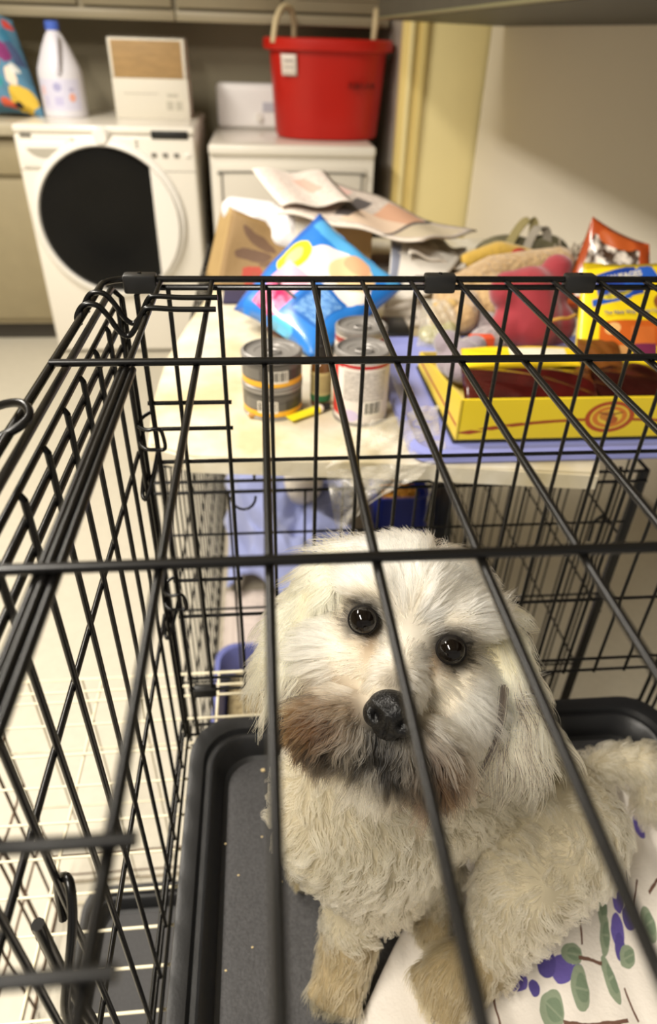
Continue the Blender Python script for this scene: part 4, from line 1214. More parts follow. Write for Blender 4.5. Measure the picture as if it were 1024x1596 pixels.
# newspapers
m_news1 = pmat('newspaper tinted', (222, 210, 196), [('T', .5, .5, .48, .46, 0, (176, 160, 150), (226, 214, 202), 16), ('R', .62, .62, .12, .30, 0, (214, 166, 136)), ('R', .60, .30, .20, .2, 0, (222, 196, 172)), ('R', .86, .5, .1, .4, 0, (200, 186, 160)), ('R', .38, .5, .05, .3, 0, (90, 84, 84)), ('R', .18, .6, .10, .3, 0, (230, 190, 180)), ('R', .74, .5, .015, .5, 0, (90, 84, 80))], .7)
m_news2 = pmat('newspaper plain', (220, 212, 200), [('T', .5, .5, .46, .46, 0, (186, 178, 168), (224, 216, 204), 14), ('R', .72, .18, .09, .07, 0, (110, 106, 104)), ('R', .2, .8, .14, .05, 0, (120, 114, 110))], .7)
def wave(ax, az, f, ph=0): return lambda u, v: Vector((0, 0, az * math.sin(f * u + ph) * (.4 + .6 * v) + .004 * math.sin(13 * u + 8 * v)))
tag(sheet('newspaper', (.030, 1.440, -.290), (.310, 1.345, -.312), (.500, 1.62, -.352), (.13, 1.86, -.292), 26, 14, m_news1, disp=wave(0, .012, 5, .6), thick=.004), 'tinted newspaper section draped across the top of the heap', 'newspaper')
tag(sheet('newspaper', (-.02, 1.74, -.265), (.04, 1.46, -.276), (.19, 1.50, -.276), (.16, 1.82, -.282), 16, 10, pmat('newspaper pink', (226, 216, 206), [('T', .5, .5, .45, .45, 0, (204, 184, 174), (230, 220, 210), 12), ('R', .4, .6, .2, .1, 20, (230, 176, 160))], .7), disp=lambda u, v: Vector((0, 0, .014 * (1 - u) ** 2 + .005 * math.sin(9 * v))), thick=.003), 'pinkish curled newspaper sheet pointing left at top of heap', 'newspaper')
tag(sheet('newspaper', (.285, 1.350, -.340), (.415, 1.385, -.376), (.475, 1.60, -.392), (.36, 1.64, -.360), 16, 12, m_news2, disp=wave(0, .006, 6), thick=.004), 'grey toned newspaper page on the right end of the heap', 'newspaper')
tag(sheet('newspaper', (.232, 1.275, -.425), (.325, 1.300, -.405), (.415, 1.425, -.366), (.265, 1.440, -.330), 14, 14, pmat('white page', (226, 220, 210), [('R', .62, .30, .16, .10, 0, (120, 114, 112)), ('R', .08, .55, .07, .35, 0, (130, 134, 150)), ('R', .5, .75, .38, .02, 0, (196, 190, 182))], .7), disp=lambda u, v: Vector((0, -.02 * math.sin(math.pi * v), .012 * math.sin(math.pi * v))), thick=.003), 'white newspaper page hanging down front of the heap', 'newspaper')
tag(sheet('magazine', (.225, 1.21, -.431), (.30, 1.22, -.431), (.32, 1.34, -.431), (.24, 1.35, -.431), 8, 8, m_news2, thick=.012), 'folded newspaper lying flat under the white page', 'newspaper')
tag(box('dark_pouch', .215, .262, 1.14, 1.23, TZ, -.424, m_black, bev=.006), 'black pouch lying between the blue bag and the plush toys', 'pouch')

# patterned fabric bag on the counter
m_fab = pmat('patterned fabric', (86, 132, 160), [('E', .52, .50, .13, .15, 0, (196, 48, 40)), ('E', .80, .14, .20, .12, 10, (222, 186, 66)), ('E', .76, .56, .12, .10, 30, (132, 48, 108)), ('E', .60, .76, .10, .08, 20, (230, 222, 214)), ('E', .76, .34, .10, .09, 0, (236, 216, 196)), ('E', .70, .10, .08, .04, 0, (40, 34, 40)), ('E', .86, .76, .08, .08, 0, (52, 118, 150)), ('E', .64, .66, .06, .05, 0, (36, 60, 110)), ('R', .90, .6, .05, .12, 20, (70, 84, 120)), ('E', .56, .1, .10, .06, 0, (206, 90, 60)), ('E', .86, .42, .06, .05, 0, (226, 226, 220)), ('E', .90, .88, .08, .05, 0, (206, 70, 60)), ('E', .66, .9, .08, .05, 0, (120, 56, 110)), ('E', .56, .30, .08, .06, 0, (60, 150, 160))], .8, bump=.3, bscale=20, wob=.18, wscale=4)
t = pouch('fabric_bag', (-1.24, 3.60, -.322), (-.955, 3.56, -.320), (-1.06, 3.72, .03), (-1.26, 3.74, .14), .20, m_fab, crinkle=.02, seed=51)
tag(t, 'multicoloured patterned fabric bag on the counter at the top left edge', 'bag')
tag(box('dark_bottle', -1.005, -.965, 3.80, 3.84, -.318, -.19, m_black, bev=.012), 'small dark container on the washer behind the bleach jug', 'container')

# ================================================================= floral blanket under the dog
def fold_disp(u, v):
    x = u * .45; y = v * .4
    w = .0035 * math.sin(26 * x - 14 * y) + .003 * math.sin(38 * y + 17 * x + 1) + .0025 * math.sin(60 * x + 9 * y)
    far = max(0, v - .86) / .14
    return Vector((.008 * math.sin(9 * v), .006 * math.sin(10 * u), abs(w) * 1.2 + .018 * far * (.6 + .4 * math.sin(12 * u))))
def S2(x, y):     # point on the tray -> sheet uv by inverting the bilinear map
    c = [(-.045, .10), (.44, -.16), (.440, .44), (.300, .484)]
    u, v = .5, .5
    for _ in range(30):
        px = c[0][0] * (1 - u) * (1 - v) + c[1][0] * u * (1 - v) + c[2][0] * u * v + c[3][0] * (1 - u) * v - x
        py = c[0][1] * (1 - u) * (1 - v) + c[1][1] * u * (1 - v) + c[2][1] * u * v + c[3][1] * (1 - u) * v - y
        dxu = (c[1][0] - c[0][0]) * (1 - v) + (c[2][0] - c[3][0]) * v; dyu = (c[1][1] - c[0][1]) * (1 - v) + (c[2][1] - c[3][1]) * v
        dxv = (c[3][0] - c[0][0]) * (1 - u) + (c[2][0] - c[1][0]) * u; dyv = (c[3][1] - c[0][1]) * (1 - u) + (c[2][1] - c[1][1]) * u
        det = dxu * dyv - dxv * dyu
        u -= (px * dyv - py * dxv) / det; v -= (dxu * py - dyu * px) / det
    return u, v
PUR, PUR2, LEAF, LEAF2, STEM, PINK = (98, 84, 158), (82, 70, 138), (134, 146, 122), (112, 128, 104), (106, 76, 62), (190, 130, 150)
FL = []
def fl(kind, x, y, a, b, rot, col):          # metres in blanket space
    u, v = S2(x, y)
    FL.append((kind, u, v, a / .52, b / .50, rot, col))
for x, y, a, b, r, c in ((.270, .250, .016, .012, 20, PUR), (.258, .256, .012, .012, 0, PUR2), (.284, .246, .010, .008, 0, PUR), (.226, .240, .013, .009, 30, PUR), (.240, .236, .008, .007, 0, PUR2),
                         (.346, .306, .012, .014, 0, PUR), (.336, .276, .012, .016, 20, PUR), (.352, .285, .014, .012, 0, PUR2), (.334, .262, .010, .012, 0, PUR2), (.42, .24, .014, .012, 0, PUR), (.20, .12, .014, .012, 0, PUR), (.36, .12, .014, .012, 0, PUR), (.395, .37, .014, .012, 0, PUR)):
    fl('E', x, y, a, b, r, c)
for x, y, a, b, r in ((.248, .272, .022, .010, 50), (.283, .262, .016, .009, 10), (.282, .235, .013, .018, 10), (.250, .220, .014, .018, -20), (.314, .238, .008, .021, 30), (.328, .306, .010, .022, 10), (.322, .276, .009, .019, 0), (.338, .252, .014, .010, 20), (.366, .272, .012, .016, 20), (.253, .194, .014, .010, 0), (.40, .26, .012, .02, 30), (.18, .14, .012, .02, 40), (.34, .10, .012, .02, 60)):
    fl('E', x, y, a, b, r, LEAF); fl('E', x + .002, y, a * .7, b * .6, r, LEAF2); fl('R', x, y, a * .9, .0010, r, LEAF)
for x, y, L_, r in ((.302, .298, .030, 100), (.276, .290, .022, 10), (.300, .256, .020, 5), (.197, .222, .022, 115), (.286, .206, .045, 12), (.325, .214, .014, 120), (.232, .200, .026, 20), (.172, .285, .018, 100), (.362, .30, .02, 60), (.215, .20, .012, 40), (.262, .207, .012, 15), (.39, .31, .03, 30), (.38, .20, .04, 10)):
    fl('R', x, y, L_, .0016, r, STEM)
for x, y in ((.264, .197), (.275, .195), (.285, .196), (.27, .188)):
    fl('E', x, y, .006, .005, 0, PINK)
m_blk = pmat('floral blanket print', (226, 218, 208), FL, .85, bump=.12, bscale=240, wob=.012, wscale=26)
o = sheet('floral_blanket', (-.045, .10, ZP + .0045), (.44, -.16, ZP + .0045), (.440, .44, ZP + .0045), (.300, .484, ZP + .0045), 70, 60, m_blk, disp=fold_disp, thick=.003)
tag(o, 'white blanket printed with purple flowers and green leaves under the dog', 'blanket')

# ================================================================= the dog
HO = Vector((0.089, 0.313, -0.326))                       # midpoint between the eyes
er = Vector((0.914, -0.387, -0.121)).normalized()         # across the face
ef = Vector((-0.194, -0.680, 0.707)); ef = (ef - er * ef.dot(er)).normalized()   # out of the face
ed = ef.cross(er)
if ed.z > 0: ed = -ed                                     # down the face
HM = Matrix((er, ed, ef)).transposed()                    # columns
def hp(r, d_, f): return HO + er * r + ed * d_ + ef * f
NOSE = (0.005, 0.046, 0.039)
EYES = ((-0.031, 0.0, -0.001), (0.031, 0.0, -0.008))
def HE(r, d_, f, a, b, c): return ('E', hp(r, d_, f), (a, b, c), HM)
def HC(p, ra, q, rb): return ('C', hp(*p), ra, hp(*q), rb)

head = [HE(-.004, -.018, -.060, .060, .053, .060), HE(-.040, .034, -.038, .030, .036, .036), HE(.040, .030, -.044, .031, .036, .036),
        HE(-.031, -.022, -.013, .023, .015, .018), HE(.031, -.022, -.020, .023, .015, .018), HE(0, -.02, -.015, .02, .03, .016),
        HC((0, .012, -.018), .020, (.004, .040, .018), .0165), HE(-.020, .066, .006, .026, .021, .026), HE(.028, .064, .002, .026, .021, .026),
        HE(.003, .084, -.004, .024, .016, .022), HE(0, .066, -.035, .045, .034, .042), HE(-.022, .024, -.012, .016, .018, .014), HE(.024, .022, -.016, .016, .018, .014)]
ears = [HC((-.058, -.038, -.055), .017, (-.074, .0, -.048), .014), HC((-.074, .0, -.048), .014, (-.076, .032, -.038), .010),
        HC((.048, -.034, -.056), .015, (.070, -.006, -.054), .014), HC((.070, -.006, -.054), .014, (.090, .022, -.050), .011)]
V = Vector
body = [('C', V((.112, .365, -.395)), .056, V((.088, .325, -.50)), .070), ('E', V((.074, .318, -.535)), (.080, .074, .082), None), ('C', V((.072, .312, -.56)), .064, V((.086, .308, -.615)), .054),
        ('C', V((.10, .335, -.53)), .074, V((.180, .372, -.570)), .076), ('C', V((.185, .380, -.580)), .070, V((.245, .370, -.622)), .068), ('E', V((.272, .345, -.628)), (.058, .062, .070), None),
        # right foreleg, elbow to paw
        ('C', V((.070, .300, -.56)), .046, V((.074, .302, -.615)), .038), ('C', V((.074, .302, -.615)), .037, V((.063, .280, -.660)), .029),
        # left foreleg tucked behind
        ('C', V((.120, .310, -.58)), .034, V((.150, .312, -.655)), .026), ('C', V((.150, .312, -.655)), .026, V((.152, .302, -.700)), .022),
        # left hind leg: thigh, knee, shank
        ('C', V((.270, .322, -.606)), .058, V((.214, .277, -.606)), .045), ('C', V((.214, .277, -.606)), .044, V((.202, .262, -.655)), .034), ('C', V((.200, .266, -.655)), .034, V((.192, .252, -.690)), .028)]
paws = [('C', V((.062, .275, -.672)), .028, V((.056, .262, -.692)), .026), ('E', V((.052, .252, -.699)), (.025, .025, .021), None),
        ('C', V((.192, .252, -.692)), .026, V((.164, .242, -.690)), .029), ('E', V((.154, .238, -.691)), (.030, .029, .027), None),
        ('C', V((.070, .350, -.690)), .026, V((.026, .352, -.699)), .020), ('C', V((.152, .304, -.700)), .022, V((.146, .288, -.703)), .020)]
# toes
for c, dv, r in ((V((.052, .252, -.702)), V((-.009, -.020, -.006)), .0100), (V((.154, .238, -.695)), V((-.023, -.012, -.004)), .0115)):
    s_ = V((-dv.y, dv.x, 0)).normalized()
    for k in (-1.5, -.5, .5, 1.5):
        paws.append(('E', c + dv * (1 - .10 * abs(k)) + s_ * (k * r * 1.15), (r, r, r * .95), None))
tail = [('C', V((.305, .372, -.66)), .018, V((.350, .402, -.632)), .018), ('C', V((.350, .402, -.632)), .018, V((.392, .398, -.626)), .019), ('C', V((.392, .398, -.626)), .019, V((.402, .372, -.672)), .016)]
allp = head + ears + body + paws + tail
me = ell_mesh(allp, .0045, 5, .5)

dog = thing('dog', 'cream long-haired small dog with brown moustache sitting in the near crate', 'dog', (.16, .32, ZP))

# ---- region and colour fields -------------------------------------------------
def blob_sdf(P, parts):
    out = np.full(len(P), 1e3)
    for p in parts:
        if p[0] == 'E':
            q = P - np.array(p[1])
            if p[3] is not None: q = q @ np.array(HM)
            r = np.array(p[2]); k = np.linalg.norm(q / r, axis=1)
            out = np.minimum(out, (k - 1) * r.min())
        else:
            a, b = np.array(p[1]), np.array(p[3]); ab = b - a
            t_ = np.clip((P - a) @ ab / (ab @ ab), 0, 1)
            out = np.minimum(out, np.linalg.norm(P - a - t_[:, None] * ab, axis=1) - (p[2] + (p[4] - p[2]) * t_))
    return out
def lin(c): return np.array(srgb(*c)[:3])
C_CREAM, C_WHITE, C_EAR, C_BROWN, C_DARK, C_GREY, C_TAN, C_PAW, C_BODY = map(lin, ((216, 205, 184), (232, 224, 208), (214, 202, 162), (60, 38, 17), (13, 9, 6), (84, 76, 65), (150, 114, 66), (158, 140, 104), (190, 178, 150)))
def smooth(a, b, x): 
    t_ = np.clip((x - a) / (b - a), 0, 1); return t_ * t_ * (3 - 2 * t_)
def fields(P):
    """P: N x 3 scene points -> region index, head coordinates, colour"""
    hc = (P - np.array(HO)) @ np.array(HM)
    sd = np.stack([blob_sdf(P, head), blob_sdf(P, ears), blob_sdf(P, body), blob_sdf(P, paws), blob_sdf(P, tail)])
    reg = sd.argmin(0)
    r, d_, f = hc.T
    col = np.tile(C_BODY, (len(P), 1))
    def put(mask, c, w):
        w = (w * mask)[:, None]
        col[:] = col * (1 - w) + np.asarray(c) * w
    H_ = (reg == 0).astype(float); Ea = (reg == 1).astype(float)
    put(H_, C_CREAM, np.ones(len(P))); put(Ea, C_EAR, np.ones(len(P)))
    put(H_, C_WHITE, .8 * np.exp(-((r - .002) ** 2 / .022 ** 2 + (d_ - .002) ** 2 / .022 ** 2)))
    put(H_, C_WHITE, .6 * np.exp(-((np.abs(r) - .045) ** 2 / .02 ** 2 + (d_ + .04) ** 2 / .03 ** 2)))
    # grey bridge over the nose and smudges over the brow
    put(H_, C_GREY, .85 * np.exp(-((r - .004) ** 2 / .014 ** 2 + (d_ - .030) ** 2 / .010 ** 2)))
    put(H_, C_GREY, .55 * np.exp(-((r - .012) ** 2 / .012 ** 2 + (d_ + .022) ** 2 / .012 ** 2)))
    put(H_, C_GREY, .35 * np.exp(-((r + .016) ** 2 / .010 ** 2 + (d_ + .010) ** 2 / .012 ** 2)))
    for e in EYES:
        q = np.sqrt((r - e[0]) ** 2 + ((d_ - e[1]) * 1.0) ** 2)
        put(H_, C_GREY, .8 * (1 - smooth(.013, .023, q)))
        put(H_, C_DARK, .9 * (1 - smooth(.010, .0155, q)))
        ri = np.sign(e[0])
        put(H_, C_TAN, .6 * np.exp(-((r - e[0] + ri * .010) ** 2 / .006 ** 2 + (d_ - .018) ** 2 / .010 ** 2)))
    # moustache and mouth
    put(H_, C_TAN, .85 * np.exp(-((r + .040) ** 2 / .026 ** 2 + (d_ - .062) ** 2 / .020 ** 2)))
    put(H_, C_BROWN, 1.0 * np.exp(-(((r + .034) / .026) ** 4 + ((d_ - .067) / .021) ** 4)))
    put(H_, C_BROWN, 1.0 * np.exp(-(((r - .037) / .021) ** 4 + ((d_ - .072) / .028) ** 4)))
    put(H_, C_DARK, .9 * np.exp(-((r - .036) ** 2 / .014 ** 2 + (d_ - .080) ** 2 / .018 ** 2)))
    put(H_, C_DARK, .95 * np.exp(-(((r + .026) / .024) ** 4 + ((d_ - .077) / .010) ** 4)))
    put(H_, C_DARK, 1.0 * np.exp(-(((r - .008) / .022) ** 4 + ((d_ - .070) / .017) ** 4)))
    put(H_, C_CREAM * .8, .9 * np.exp(-((r + .004) ** 2 / .03 ** 2 + (d_ - .100) ** 2 / .010 ** 2)))
    put((reg == 3).astype(float), C_PAW, np.ones(len(P)))
    legs = ((reg == 2) & (P[:, 2] < -.655)).astype(float)
    put(legs, C_PAW, .7 * smooth(-.655, -.70, P[:, 2]))
    put((reg == 4).astype(float), C_BODY * .92, np.ones(len(P)))
    return reg, hc, np.clip(col, 0, 1)

nv = len(me.vertices)
co = np.empty(nv * 3, np.float32); me.vertices.foreach_get('co', co); co = co.reshape(-1, 3).astype(float)
nrm = np.empty(nv * 3, np.float32); me.vertices.foreach_get('normal', nrm) if hasattr(me.vertices[0], 'normal') else None
_, _, vc = fields(co)
ca = me.color_attributes.new('col', 'FLOAT_COLOR', 'POINT')
ca.data.foreach_set('color', np.concatenate([vc * .75, np.ones((nv, 1))], 1).astype(np.float32).ravel())
mt, nt, b = nodes('dog skin')
at = nt.nodes.new('ShaderNodeAttribute'); at.attribute_name = 'col'
nt.links.new(at.outputs['Color'], b.inputs['Base Color']); b.inputs['Roughness'].default_value = .9
me.calc_loop_triangles()
nt_ = len(me.loop_triangles)
tri = np.empty(nt_ * 3, np.int32); me.loop_triangles.foreach_get('vertices', tri); tri = tri.reshape(-1, 3)
me.name = 'body'
dbody = finish('body', me, mt, dog, smooth=True)

# ---- hair ----------------------------------------------------------------------
A_, B_, C_ = co[tri[:, 0]], co[tri[:, 1]], co[tri[:, 2]]
fn = np.cross(B_ - A_, C_ - A_); ar = np.linalg.norm(fn, axis=1) / 2
# smooth vertex normals
vn = np.zeros_like(co)
for k in range(3): np.add.at(vn, tri[:, k], fn)
vn /= np.linalg.norm(vn, axis=1, keepdims=True) + 1e-12
def roots(n, weight=None):
    w = ar * (weight if weight is not None else 1)
    i = rng.choice(len(tri), n, p=w / w.sum())
    u, v = rng.random(n), rng.random(n); s_ = u + v > 1; u[s_], v[s_] = 1 - u[s_], 1 - v[s_]
    bary = np.stack([1 - u - v, u, v], 1)
    P = (co[tri[i]] * bary[:, :, None]).sum(1); N = (vn[tri[i]] * bary[:, :, None]).sum(1)
    return P, N / np.linalg.norm(N, axis=1, keepdims=True)
def unit(v): return v / (np.linalg.norm(v, axis=1, keepdims=True) + 1e-9)
er_, ed_, ef_ = map(np.array, (er, ed, ef))
G = np.array((0, 0, -1.0))
def flow_fn(P, N, reg, hc):
    n = len(P)
    F = np.tile(np.array((.25, .10, -1.0)), (n, 1))                 # trunk: down and towards the rump
    # swirl the body coat
    sw = np.stack([np.sin(38 * P[:, 1] + 21 * P[:, 2]), np.sin(34 * P[:, 0] + 25 * P[:, 2] + 2), .6 * np.sin(31 * P[:, 0] - 27 * P[:, 1])], 1)
    F = F + .75 * sw
    r, d_, f = hc.T
    hd = reg == 0
    rad = np.stack([r - .003, (d_ - .020), np.zeros(n)], 1)
    rad = unit(rad)
    # forehead hair goes up and back, cheeks sweep out, chin hangs
    Fh = rad[:, :1] * er_ + rad[:, 1:2] * ed_ + .30 * G + .15 * er_ * np.sign(r)[:, None]
    back = (-.25 * np.clip(-(d_) / .04, 0, 1))[:, None] * ef_
    Fh = Fh + back
    crown = (d_ < -.052) | (f < -.055)
    Fc = er_ * (np.sign(r - .0)[:, None] * np.clip(np.abs(r) / .04, .25, 1)[:, None]) * .9 + G * .7 + ed_ * .2 - ef_ * .3
    Fh = np.where(crown[:, None], Fc, Fh)
    F = np.where(hd[:, None], Fh, F)
    eL = (reg == 1) & (r < 0); eR = (reg == 1) & (r >= 0)
    F = np.where(eL[:, None], G * 1.0 + er_ * .10 + ef_ * .05, F)
    F = np.where(eR[:, None], G * 1.0 + er_ * .04, F)
    F = np.where((reg == 3)[:, None], np.array((-.45, -.8, -.35)), F)
    F = np.where((reg == 4)[:, None], np.array((.6, -.1, -.5)), F)
    return F
def grow(P, N, length, npts, lift, grav, jit, clump, n_clump, cup, wav, off=0):
    n = len(P)
    reg, hc, col = fields(P)
    F = flow_fn(P, N, reg, hc)
    T = unit(F - N * (F * N).sum(1, keepdims=True))
    J = rng.normal(0, 1, (n, 3)) * jit
    Dv = unit(T * (1 - lift)[:, None] + N * lift[:, None] + J)
    pts = np.empty((n, npts, 3)); pts[:, 0] = P - N * .001
    seg = length / (npts - 1)
    for k in range(1, npts):
        pts[:, k] = pts[:, k - 1] + Dv * seg[:, None]
        Dv = unit(Dv + G * grav[:, None] / npts * 2 + T * .12 + rng.normal(0, 1, (n, 3)) * jit * .35)
        inw = (Dv * N).sum(1, keepdims=True)
        Dv = unit(np.where(inw < .02, Dv - N * (inw - .02), Dv)) if k < npts * .6 else Dv
    # clumping towards guide strands
    gi = rng.choice(n, n_clump, replace=False)
    kd = KDTree(n_clump)
    for a, g in enumerate(gi): kd.insert(P[g], a)
    kd.balance()
    idx = np.array([gi[kd.find(p)[1]] for p in P])
    tt = np.linspace(0, 1, npts)[None, :, None]
    goal = pts[idx]
    wave_ph = rng.uniform(0, 6.28, n)[idx][:, None, None]
    ax1 = unit(np.cross(T, N))[idx][:, None, :]; ax2 = N[idx][:, None, :]
    cw = (clump[:, None, None]) * tt ** 1.2
    pts = pts * (1 - cw) + (goal + (P - P[idx])[:, None, :] * (1 - tt) * .35) * cw
    wv = wav[:, None, None]
    pts += (ax1 * np.sin(9 * tt + wave_ph) + ax2 * .5 * np.cos(8 * tt + wave_ph * 1.7)) * wv * tt
    # keep the hair above the pan
    lowz = ZP + .003
    pts[:, :, 2] = np.maximum(pts[:, :, 2], lowz + (pts[:, :1, 2] - lowz) * .02)
    dkc = (col.mean(1, keepdims=True) < .22)
    cj = 1 + rng.normal(0, .10, (n, 1)) + rng.normal(0, 1, (n, 1))[idx] * np.where(dkc, .40, .07)
    cj = np.maximum(cj, .15)
    return pts, np.clip(col * cj, 0, 1), reg, hc
m_hair, nt, b = nodes('dog coat')
nt.nodes.remove(b)
hb = nt.nodes.new('ShaderNodeBsdfHairPrincipled')
hb.parametrization = 'COLOR'
at = nt.nodes.new('ShaderNodeAttribute'); at.attribute_name = 'col'
nt.links.new(at.outputs['Color'], hb.inputs['Color'])
hb.inputs['Roughness'].default_value = .38
hb.inputs['Radial Roughness'].default_value = .55
nt.links.new(hb.outputs[0], nt.nodes['Material Output'].inputs[0])
def coat(name, pts, col, rad, parent, tipcol=None):
    n, k, _ = pts.shape
    hcv = bpy.data.hair_curves.new(name)
    hcv.add_curves([k] * n)
    off = np.array(top_of(parent).location) - np.array((0, 0, H))
    hcv.attributes['position'].data.foreach_set('vector', (pts - off).astype(np.float32).ravel())
    ra = hcv.attributes.get('radius') or hcv.attributes.new('radius', 'FLOAT', 'POINT')
    prof = np.interp(np.linspace(0, 1, k), [0, .6, 1], [1, .85, .15])
    ra.data.foreach_set('value', (np.asarray(rad).reshape(-1, 1) * prof[None, :]).astype(np.float32).ravel() if np.ndim(rad) else np.tile(rad * prof, n).astype(np.float32))
    cc = hcv.attributes.new('col', 'FLOAT_COLOR', 'POINT')
    c = np.repeat(col[:, None, :], k, 1)
    if tipcol is not None:
        w = np.linspace(0, 1, k)[None, :, None] ** 1.5 * tipcol[1]
        c = c * (1 - w) + tipcol[0] * w
    cc.data.foreach_set('color', np.concatenate([c, np.ones((n, k, 1))], 2).astype(np.float32).ravel())
    hcv.materials.append(m_hair)
    o = bpy.data.objects.new(name, hcv); COL.objects.link(o); o.parent = parent
    o['kind'] = 'stuff'
    return o

# trunk coat
cent = (A_ + B_ + C_) / 3
creg, chc, _ = fields(cent)
facing = np.ones(len(cent))
wb = np.where((creg == 2) | (creg == 3) | (creg == 4), 1.0, 0) * np.where(cent[:, 2] < ZP + .004, 0, 1)
wb = np.where(creg == 4, wb * 1.6, wb)
P, N = roots(42000, wb)
reg, hc, _ = fields(P); n = len(P)
ln = np.where(reg == 3, .015, np.where(reg == 4, .024, .021)) * rng.uniform(.7, 1.2, n)
ln = np.where((reg == 2) & (P[:, 2] < -.64), ln * .8, ln)
thigh = [p for p in body if p[0] == 'C' and p[1].x > .2 and p[1].y < .33]
fore = [p for p in body if p[0] == 'C' and p[1].x < .08 and p[2] < .05]
trunk = [p for p in body if p not in thigh and p not in fore]
s_tr = blob_sdf(P, trunk)
gap = np.minimum(np.abs(blob_sdf(P, thigh) - s_tr), np.abs(blob_sdf(P, fore) - s_tr) + .006)
ln = ln * np.where(reg == 2, .25 + .75 * smooth(.002, .018, gap), 1)
pts, col, reg, _ = grow(P, N, ln, 6, np.where(reg == 3, .30, .34), np.where(reg == 4, .5, .25), .10, np.where(reg == 3, .45, .80), 2600, 0, np.where(reg == 3, .0006, .0022))
coat('body_coat', pts, col, .00030, dog)
# head coat
wh = np.where(creg == 0, 1.0, 0)
wh = wh * np.where(chc[:, 2] < -.075, .45, 1.0)
P, N = roots(52000, wh)
_, hc, _ = fields(P); r, d_, f = hc.T
keep = np.ones(len(P), bool)
eye_q = np.full(len(P), 1.0)
for e in EYES:
    eye_q = np.minimum(eye_q, np.sqrt((r - e[0]) ** 2 + (d_ - e[1]) ** 2 + (.6 * (f - e[2])) ** 2))
keep &= eye_q > .0102
nq = np.sqrt((r - NOSE[0]) ** 2 + (d_ - NOSE[1]) ** 2 + (f - NOSE[2] + .004) ** 2)
keep &= nq > .0165
P, N = P[keep], N[keep]; r, d_, f, eye_q, nq = r[keep], d_[keep], f[keep], eye_q[keep], nq[keep]
n = len(P)
ln = .027 + .014 * smooth(.03, .06, np.abs(r)) + .008 * smooth(.05, .08, d_)
ln = ln * (1 - .32 * np.exp(-((np.abs(r) - .034) ** 2 / .022 ** 2 + (d_ - .044) ** 2 / .014 ** 2)))
ln = ln * (1 - .55 * np.exp(-((r) ** 2 / .022 ** 2 + (d_ - .022) ** 2 / .022 ** 2)))        # short on the bridge
ln = np.minimum(ln, .005 + .9 * np.maximum(eye_q - .0102, 0) * 1.6 + .002)
ln = np.minimum(ln, .005 + 1.1 * np.maximum(nq - .016, 0))
ln *= rng.uniform(.7, 1.2, n)
lift = np.where(d_ < -.03, .34, .22) * np.ones(n)
lift = np.where((d_ > .05) & (np.abs(r) < .025), .30, lift)
pts, col, reg, _ = grow(P, N, ln, 7, lift, .30 + .35 * smooth(.03, .08, d_), .055, np.full(n, .60), 5200, 0, .0011 * np.clip(ln / .03, 0, 1))
coat('head_coat', pts, col, .00022, dog)
# ears: long straight falls
we = np.where(creg == 1, 1.0, 0)
P, N = roots(15000, we)
n = len(P); _, hc, _ = fields(P)
ln = (.056 + .022 * smooth(-.03, .03, hc[:, 1])) * rng.uniform(.6, 1.15, n)
pts, col, reg, _ = grow(P, N, ln, 9, np.full(n, .14), np.full(n, .6), .035, np.full(n, .70), 500, 0, np.full(n, .0035))
dk = (hc[:, 0] > 0) & (np.abs(hc[:, 0] - .082) < .006) & (rng.random(n) < .35)
col[dk] = lin((58, 50, 44))
coat('ear_hair', pts, col, .00024, dog)
# scattered crown falls joining the ears
wc = np.where((creg == 0) & (chc[:, 1] < .0) & (np.abs(chc[:, 0]) > .03) & (chc[:, 2] < -.025), 1.0, 0)
P, N = roots(5000, wc); n = len(P)
pts, col, reg, _ = grow(P, N, .045 * rng.uniform(.6, 1.2, n), 8, np.full(n, .30), np.full(n, .5), .07, np.full(n, .75), 220, 0, np.full(n, .003))
coat('crown_hair', pts, col, .00026, dog)
# moustache and beard
wm = np.where((creg == 0) & (chc[:, 1] > .052) & (chc[:, 2] > -.035), 1.0, 0)
P, N = roots(9000, wm); n = len(P)
_, hc, _ = fields(P)
kp = np.sqrt((hc[:, 0] - NOSE[0]) ** 2 + (hc[:, 1] - NOSE[1]) ** 2 + (hc[:, 2] - NOSE[2] + .004) ** 2) > .020
P, N, hc = P[kp], N[kp], hc[kp]; n = len(P)
ln = (.026 + .016 * smooth(.015, .05, np.abs(hc[:, 0]))) * rng.uniform(.6, 1.2, n)
pts, col, reg, _ = grow(P, N, ln, 7, np.full(n, .28), np.full(n, .60), .07, np.full(n, .6), 900, 0, np.full(n, .002))
coat('moustache', pts, col, .00026, dog)

# a lock of dark hair hanging from the left ear
nlk = 28
P = np.array(hp(.071, .012, -.012))[None, :] + rng.normal(0, .0012, (nlk, 3)); N = np.tile(np.array(ef_), (nlk, 1))
base_dir = unit(G * 1.0 - er_ * .10 + ef_ * .12)[None, :] if False else (G * 1.0 - er_ * .10 + ef_ * .42)[None, :]
base_dir = base_dir / np.linalg.norm(base_dir)
L_ = rng.uniform(.060, .092, nlk)
tt = np.linspace(0, 1, 9)
pts = P[:, None, :] + base_dir[None] * (L_[:, None] * tt[None, :])[:, :, None]
pts = pts + (.006 * np.sin(3 * tt))[None, :, None] * er_ - (pts - pts.mean(0, keepdims=True)) * (.6 * tt ** 2)[None, :, None]
coat('dark_lock', pts, np.tile(lin((52, 46, 42)), (nlk, 1)), .00024, dog)

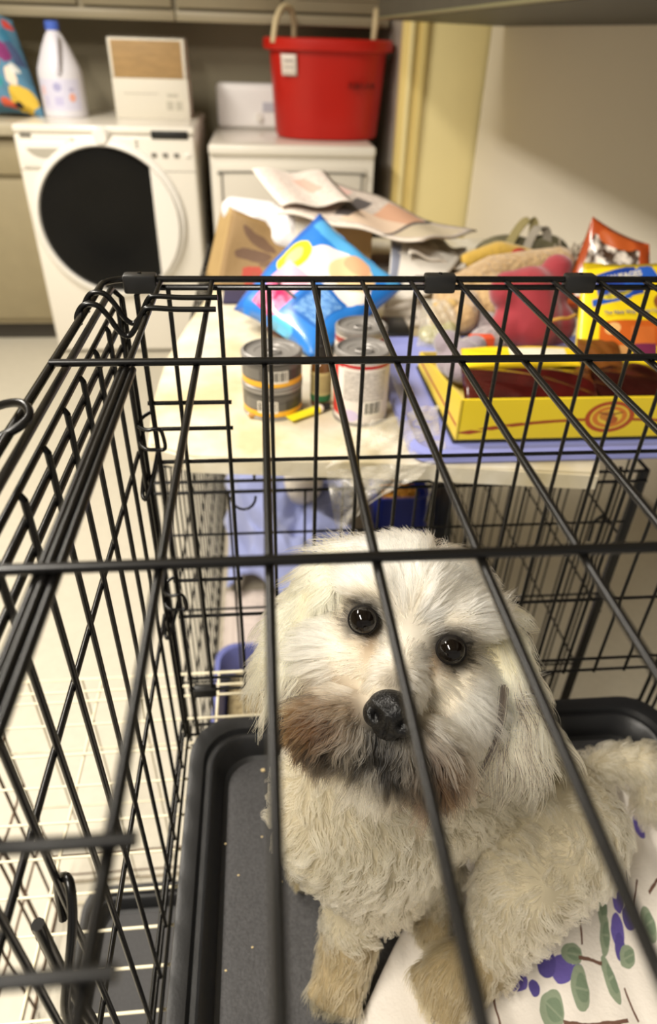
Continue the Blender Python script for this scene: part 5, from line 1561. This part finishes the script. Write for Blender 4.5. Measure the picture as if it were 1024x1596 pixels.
# ---- eyes, nose, mouth, collar
m_eye, nt, b = nodes('dog eye')
b.inputs['Base Color'].default_value = srgb(10, 6, 4); b.inputs['Roughness'].default_value = .05; b.inputs['Specular IOR Level'].default_value = .35
for e in EYES:
    bm = bmesh.new()
    bmesh.ops.create_uvsphere(bm, u_segments=32, v_segments=20, radius=.0100, matrix=Matrix.Translation(hp(e[0], e[1], e[2] + .0005)))
    eo = bmf('eye', bm, m_eye, dog, smooth=True)
    ring = [hp(e[0] + .0091 * math.cos(a), e[1] + .0086 * math.sin(a), e[2] + .0036 - .0012 * abs(math.cos(a))) for a in np.linspace(0, 2 * math.pi, 29)[:-1]]
    tube('eyelid', ring, .0016, mat('dark eyelid', (14, 10, 8), .7, spec=.2), eo, closed=True, sides=8)
m_nose = mat('dog nose leather', (7, 6, 6), .28, bump=.3, bscale=700, spec=.42)
nl = [HE(*NOSE, .0155, .0125, .012), HE(NOSE[0] - .008, NOSE[1] + .004, NOSE[2] - .001, .0090, .0095, .0095), HE(NOSE[0] + .008, NOSE[1] + .004, NOSE[2] - .001, .0090, .0095, .0095), HE(NOSE[0], NOSE[1] + .009, NOSE[2] - .005, .010, .010, .008)]
nme = ell_mesh(nl, .0012, 4)
npos = np.empty(len(nme.vertices) * 3, np.float32); nme.vertices.foreach_get('co', npos); npos = npos.reshape(-1, 3)
for s_ in (-1, 1):        # press the nostrils in
    c = np.array(hp(NOSE[0] + s_ * .0078, NOSE[1] + .0045, NOSE[2] + .008))
    q = np.linalg.norm(npos - c, axis=1)
    npos += (-ef_[None, :] * (.0055 * np.exp(-(q / .0032) ** 2))[:, None]).astype(np.float32)
c0 = (npos - np.array(HO)) @ np.array(HM)
npos += (-ef_[None, :] * (.0022 * np.exp(-((c0[:, 0] - NOSE[0]) / .0012) ** 2) * smooth(NOSE[1] + .002, NOSE[1] + .008, c0[:, 1]))[:, None]).astype(np.float32)
nme.vertices.foreach_set('co', npos.ravel())
nme.name = 'nose'
finish('nose', nme, m_nose, dog, smooth=True)
tube('mouth', [hp(-.028, .083, .004), hp(-.016, .080, .012), hp(NOSE[0], .074, .016), hp(.020, .079, .010), hp(.030, .084, .000)], .0022, mat('dark lip', (26, 20, 18), .4), dog, n=5)
ring = [V((.092, .335, -.452)) + er * (.068 * math.cos(a)) + (ef * .68 + V((0, 0, -.35))) * (.066 * math.sin(a)) for a in np.linspace(0, 2 * math.pi, 33)[:-1]]
tube('collar', ring, .0045, mat('dark collar webbing', (52, 46, 42), .7), dog, closed=True, sides=6)
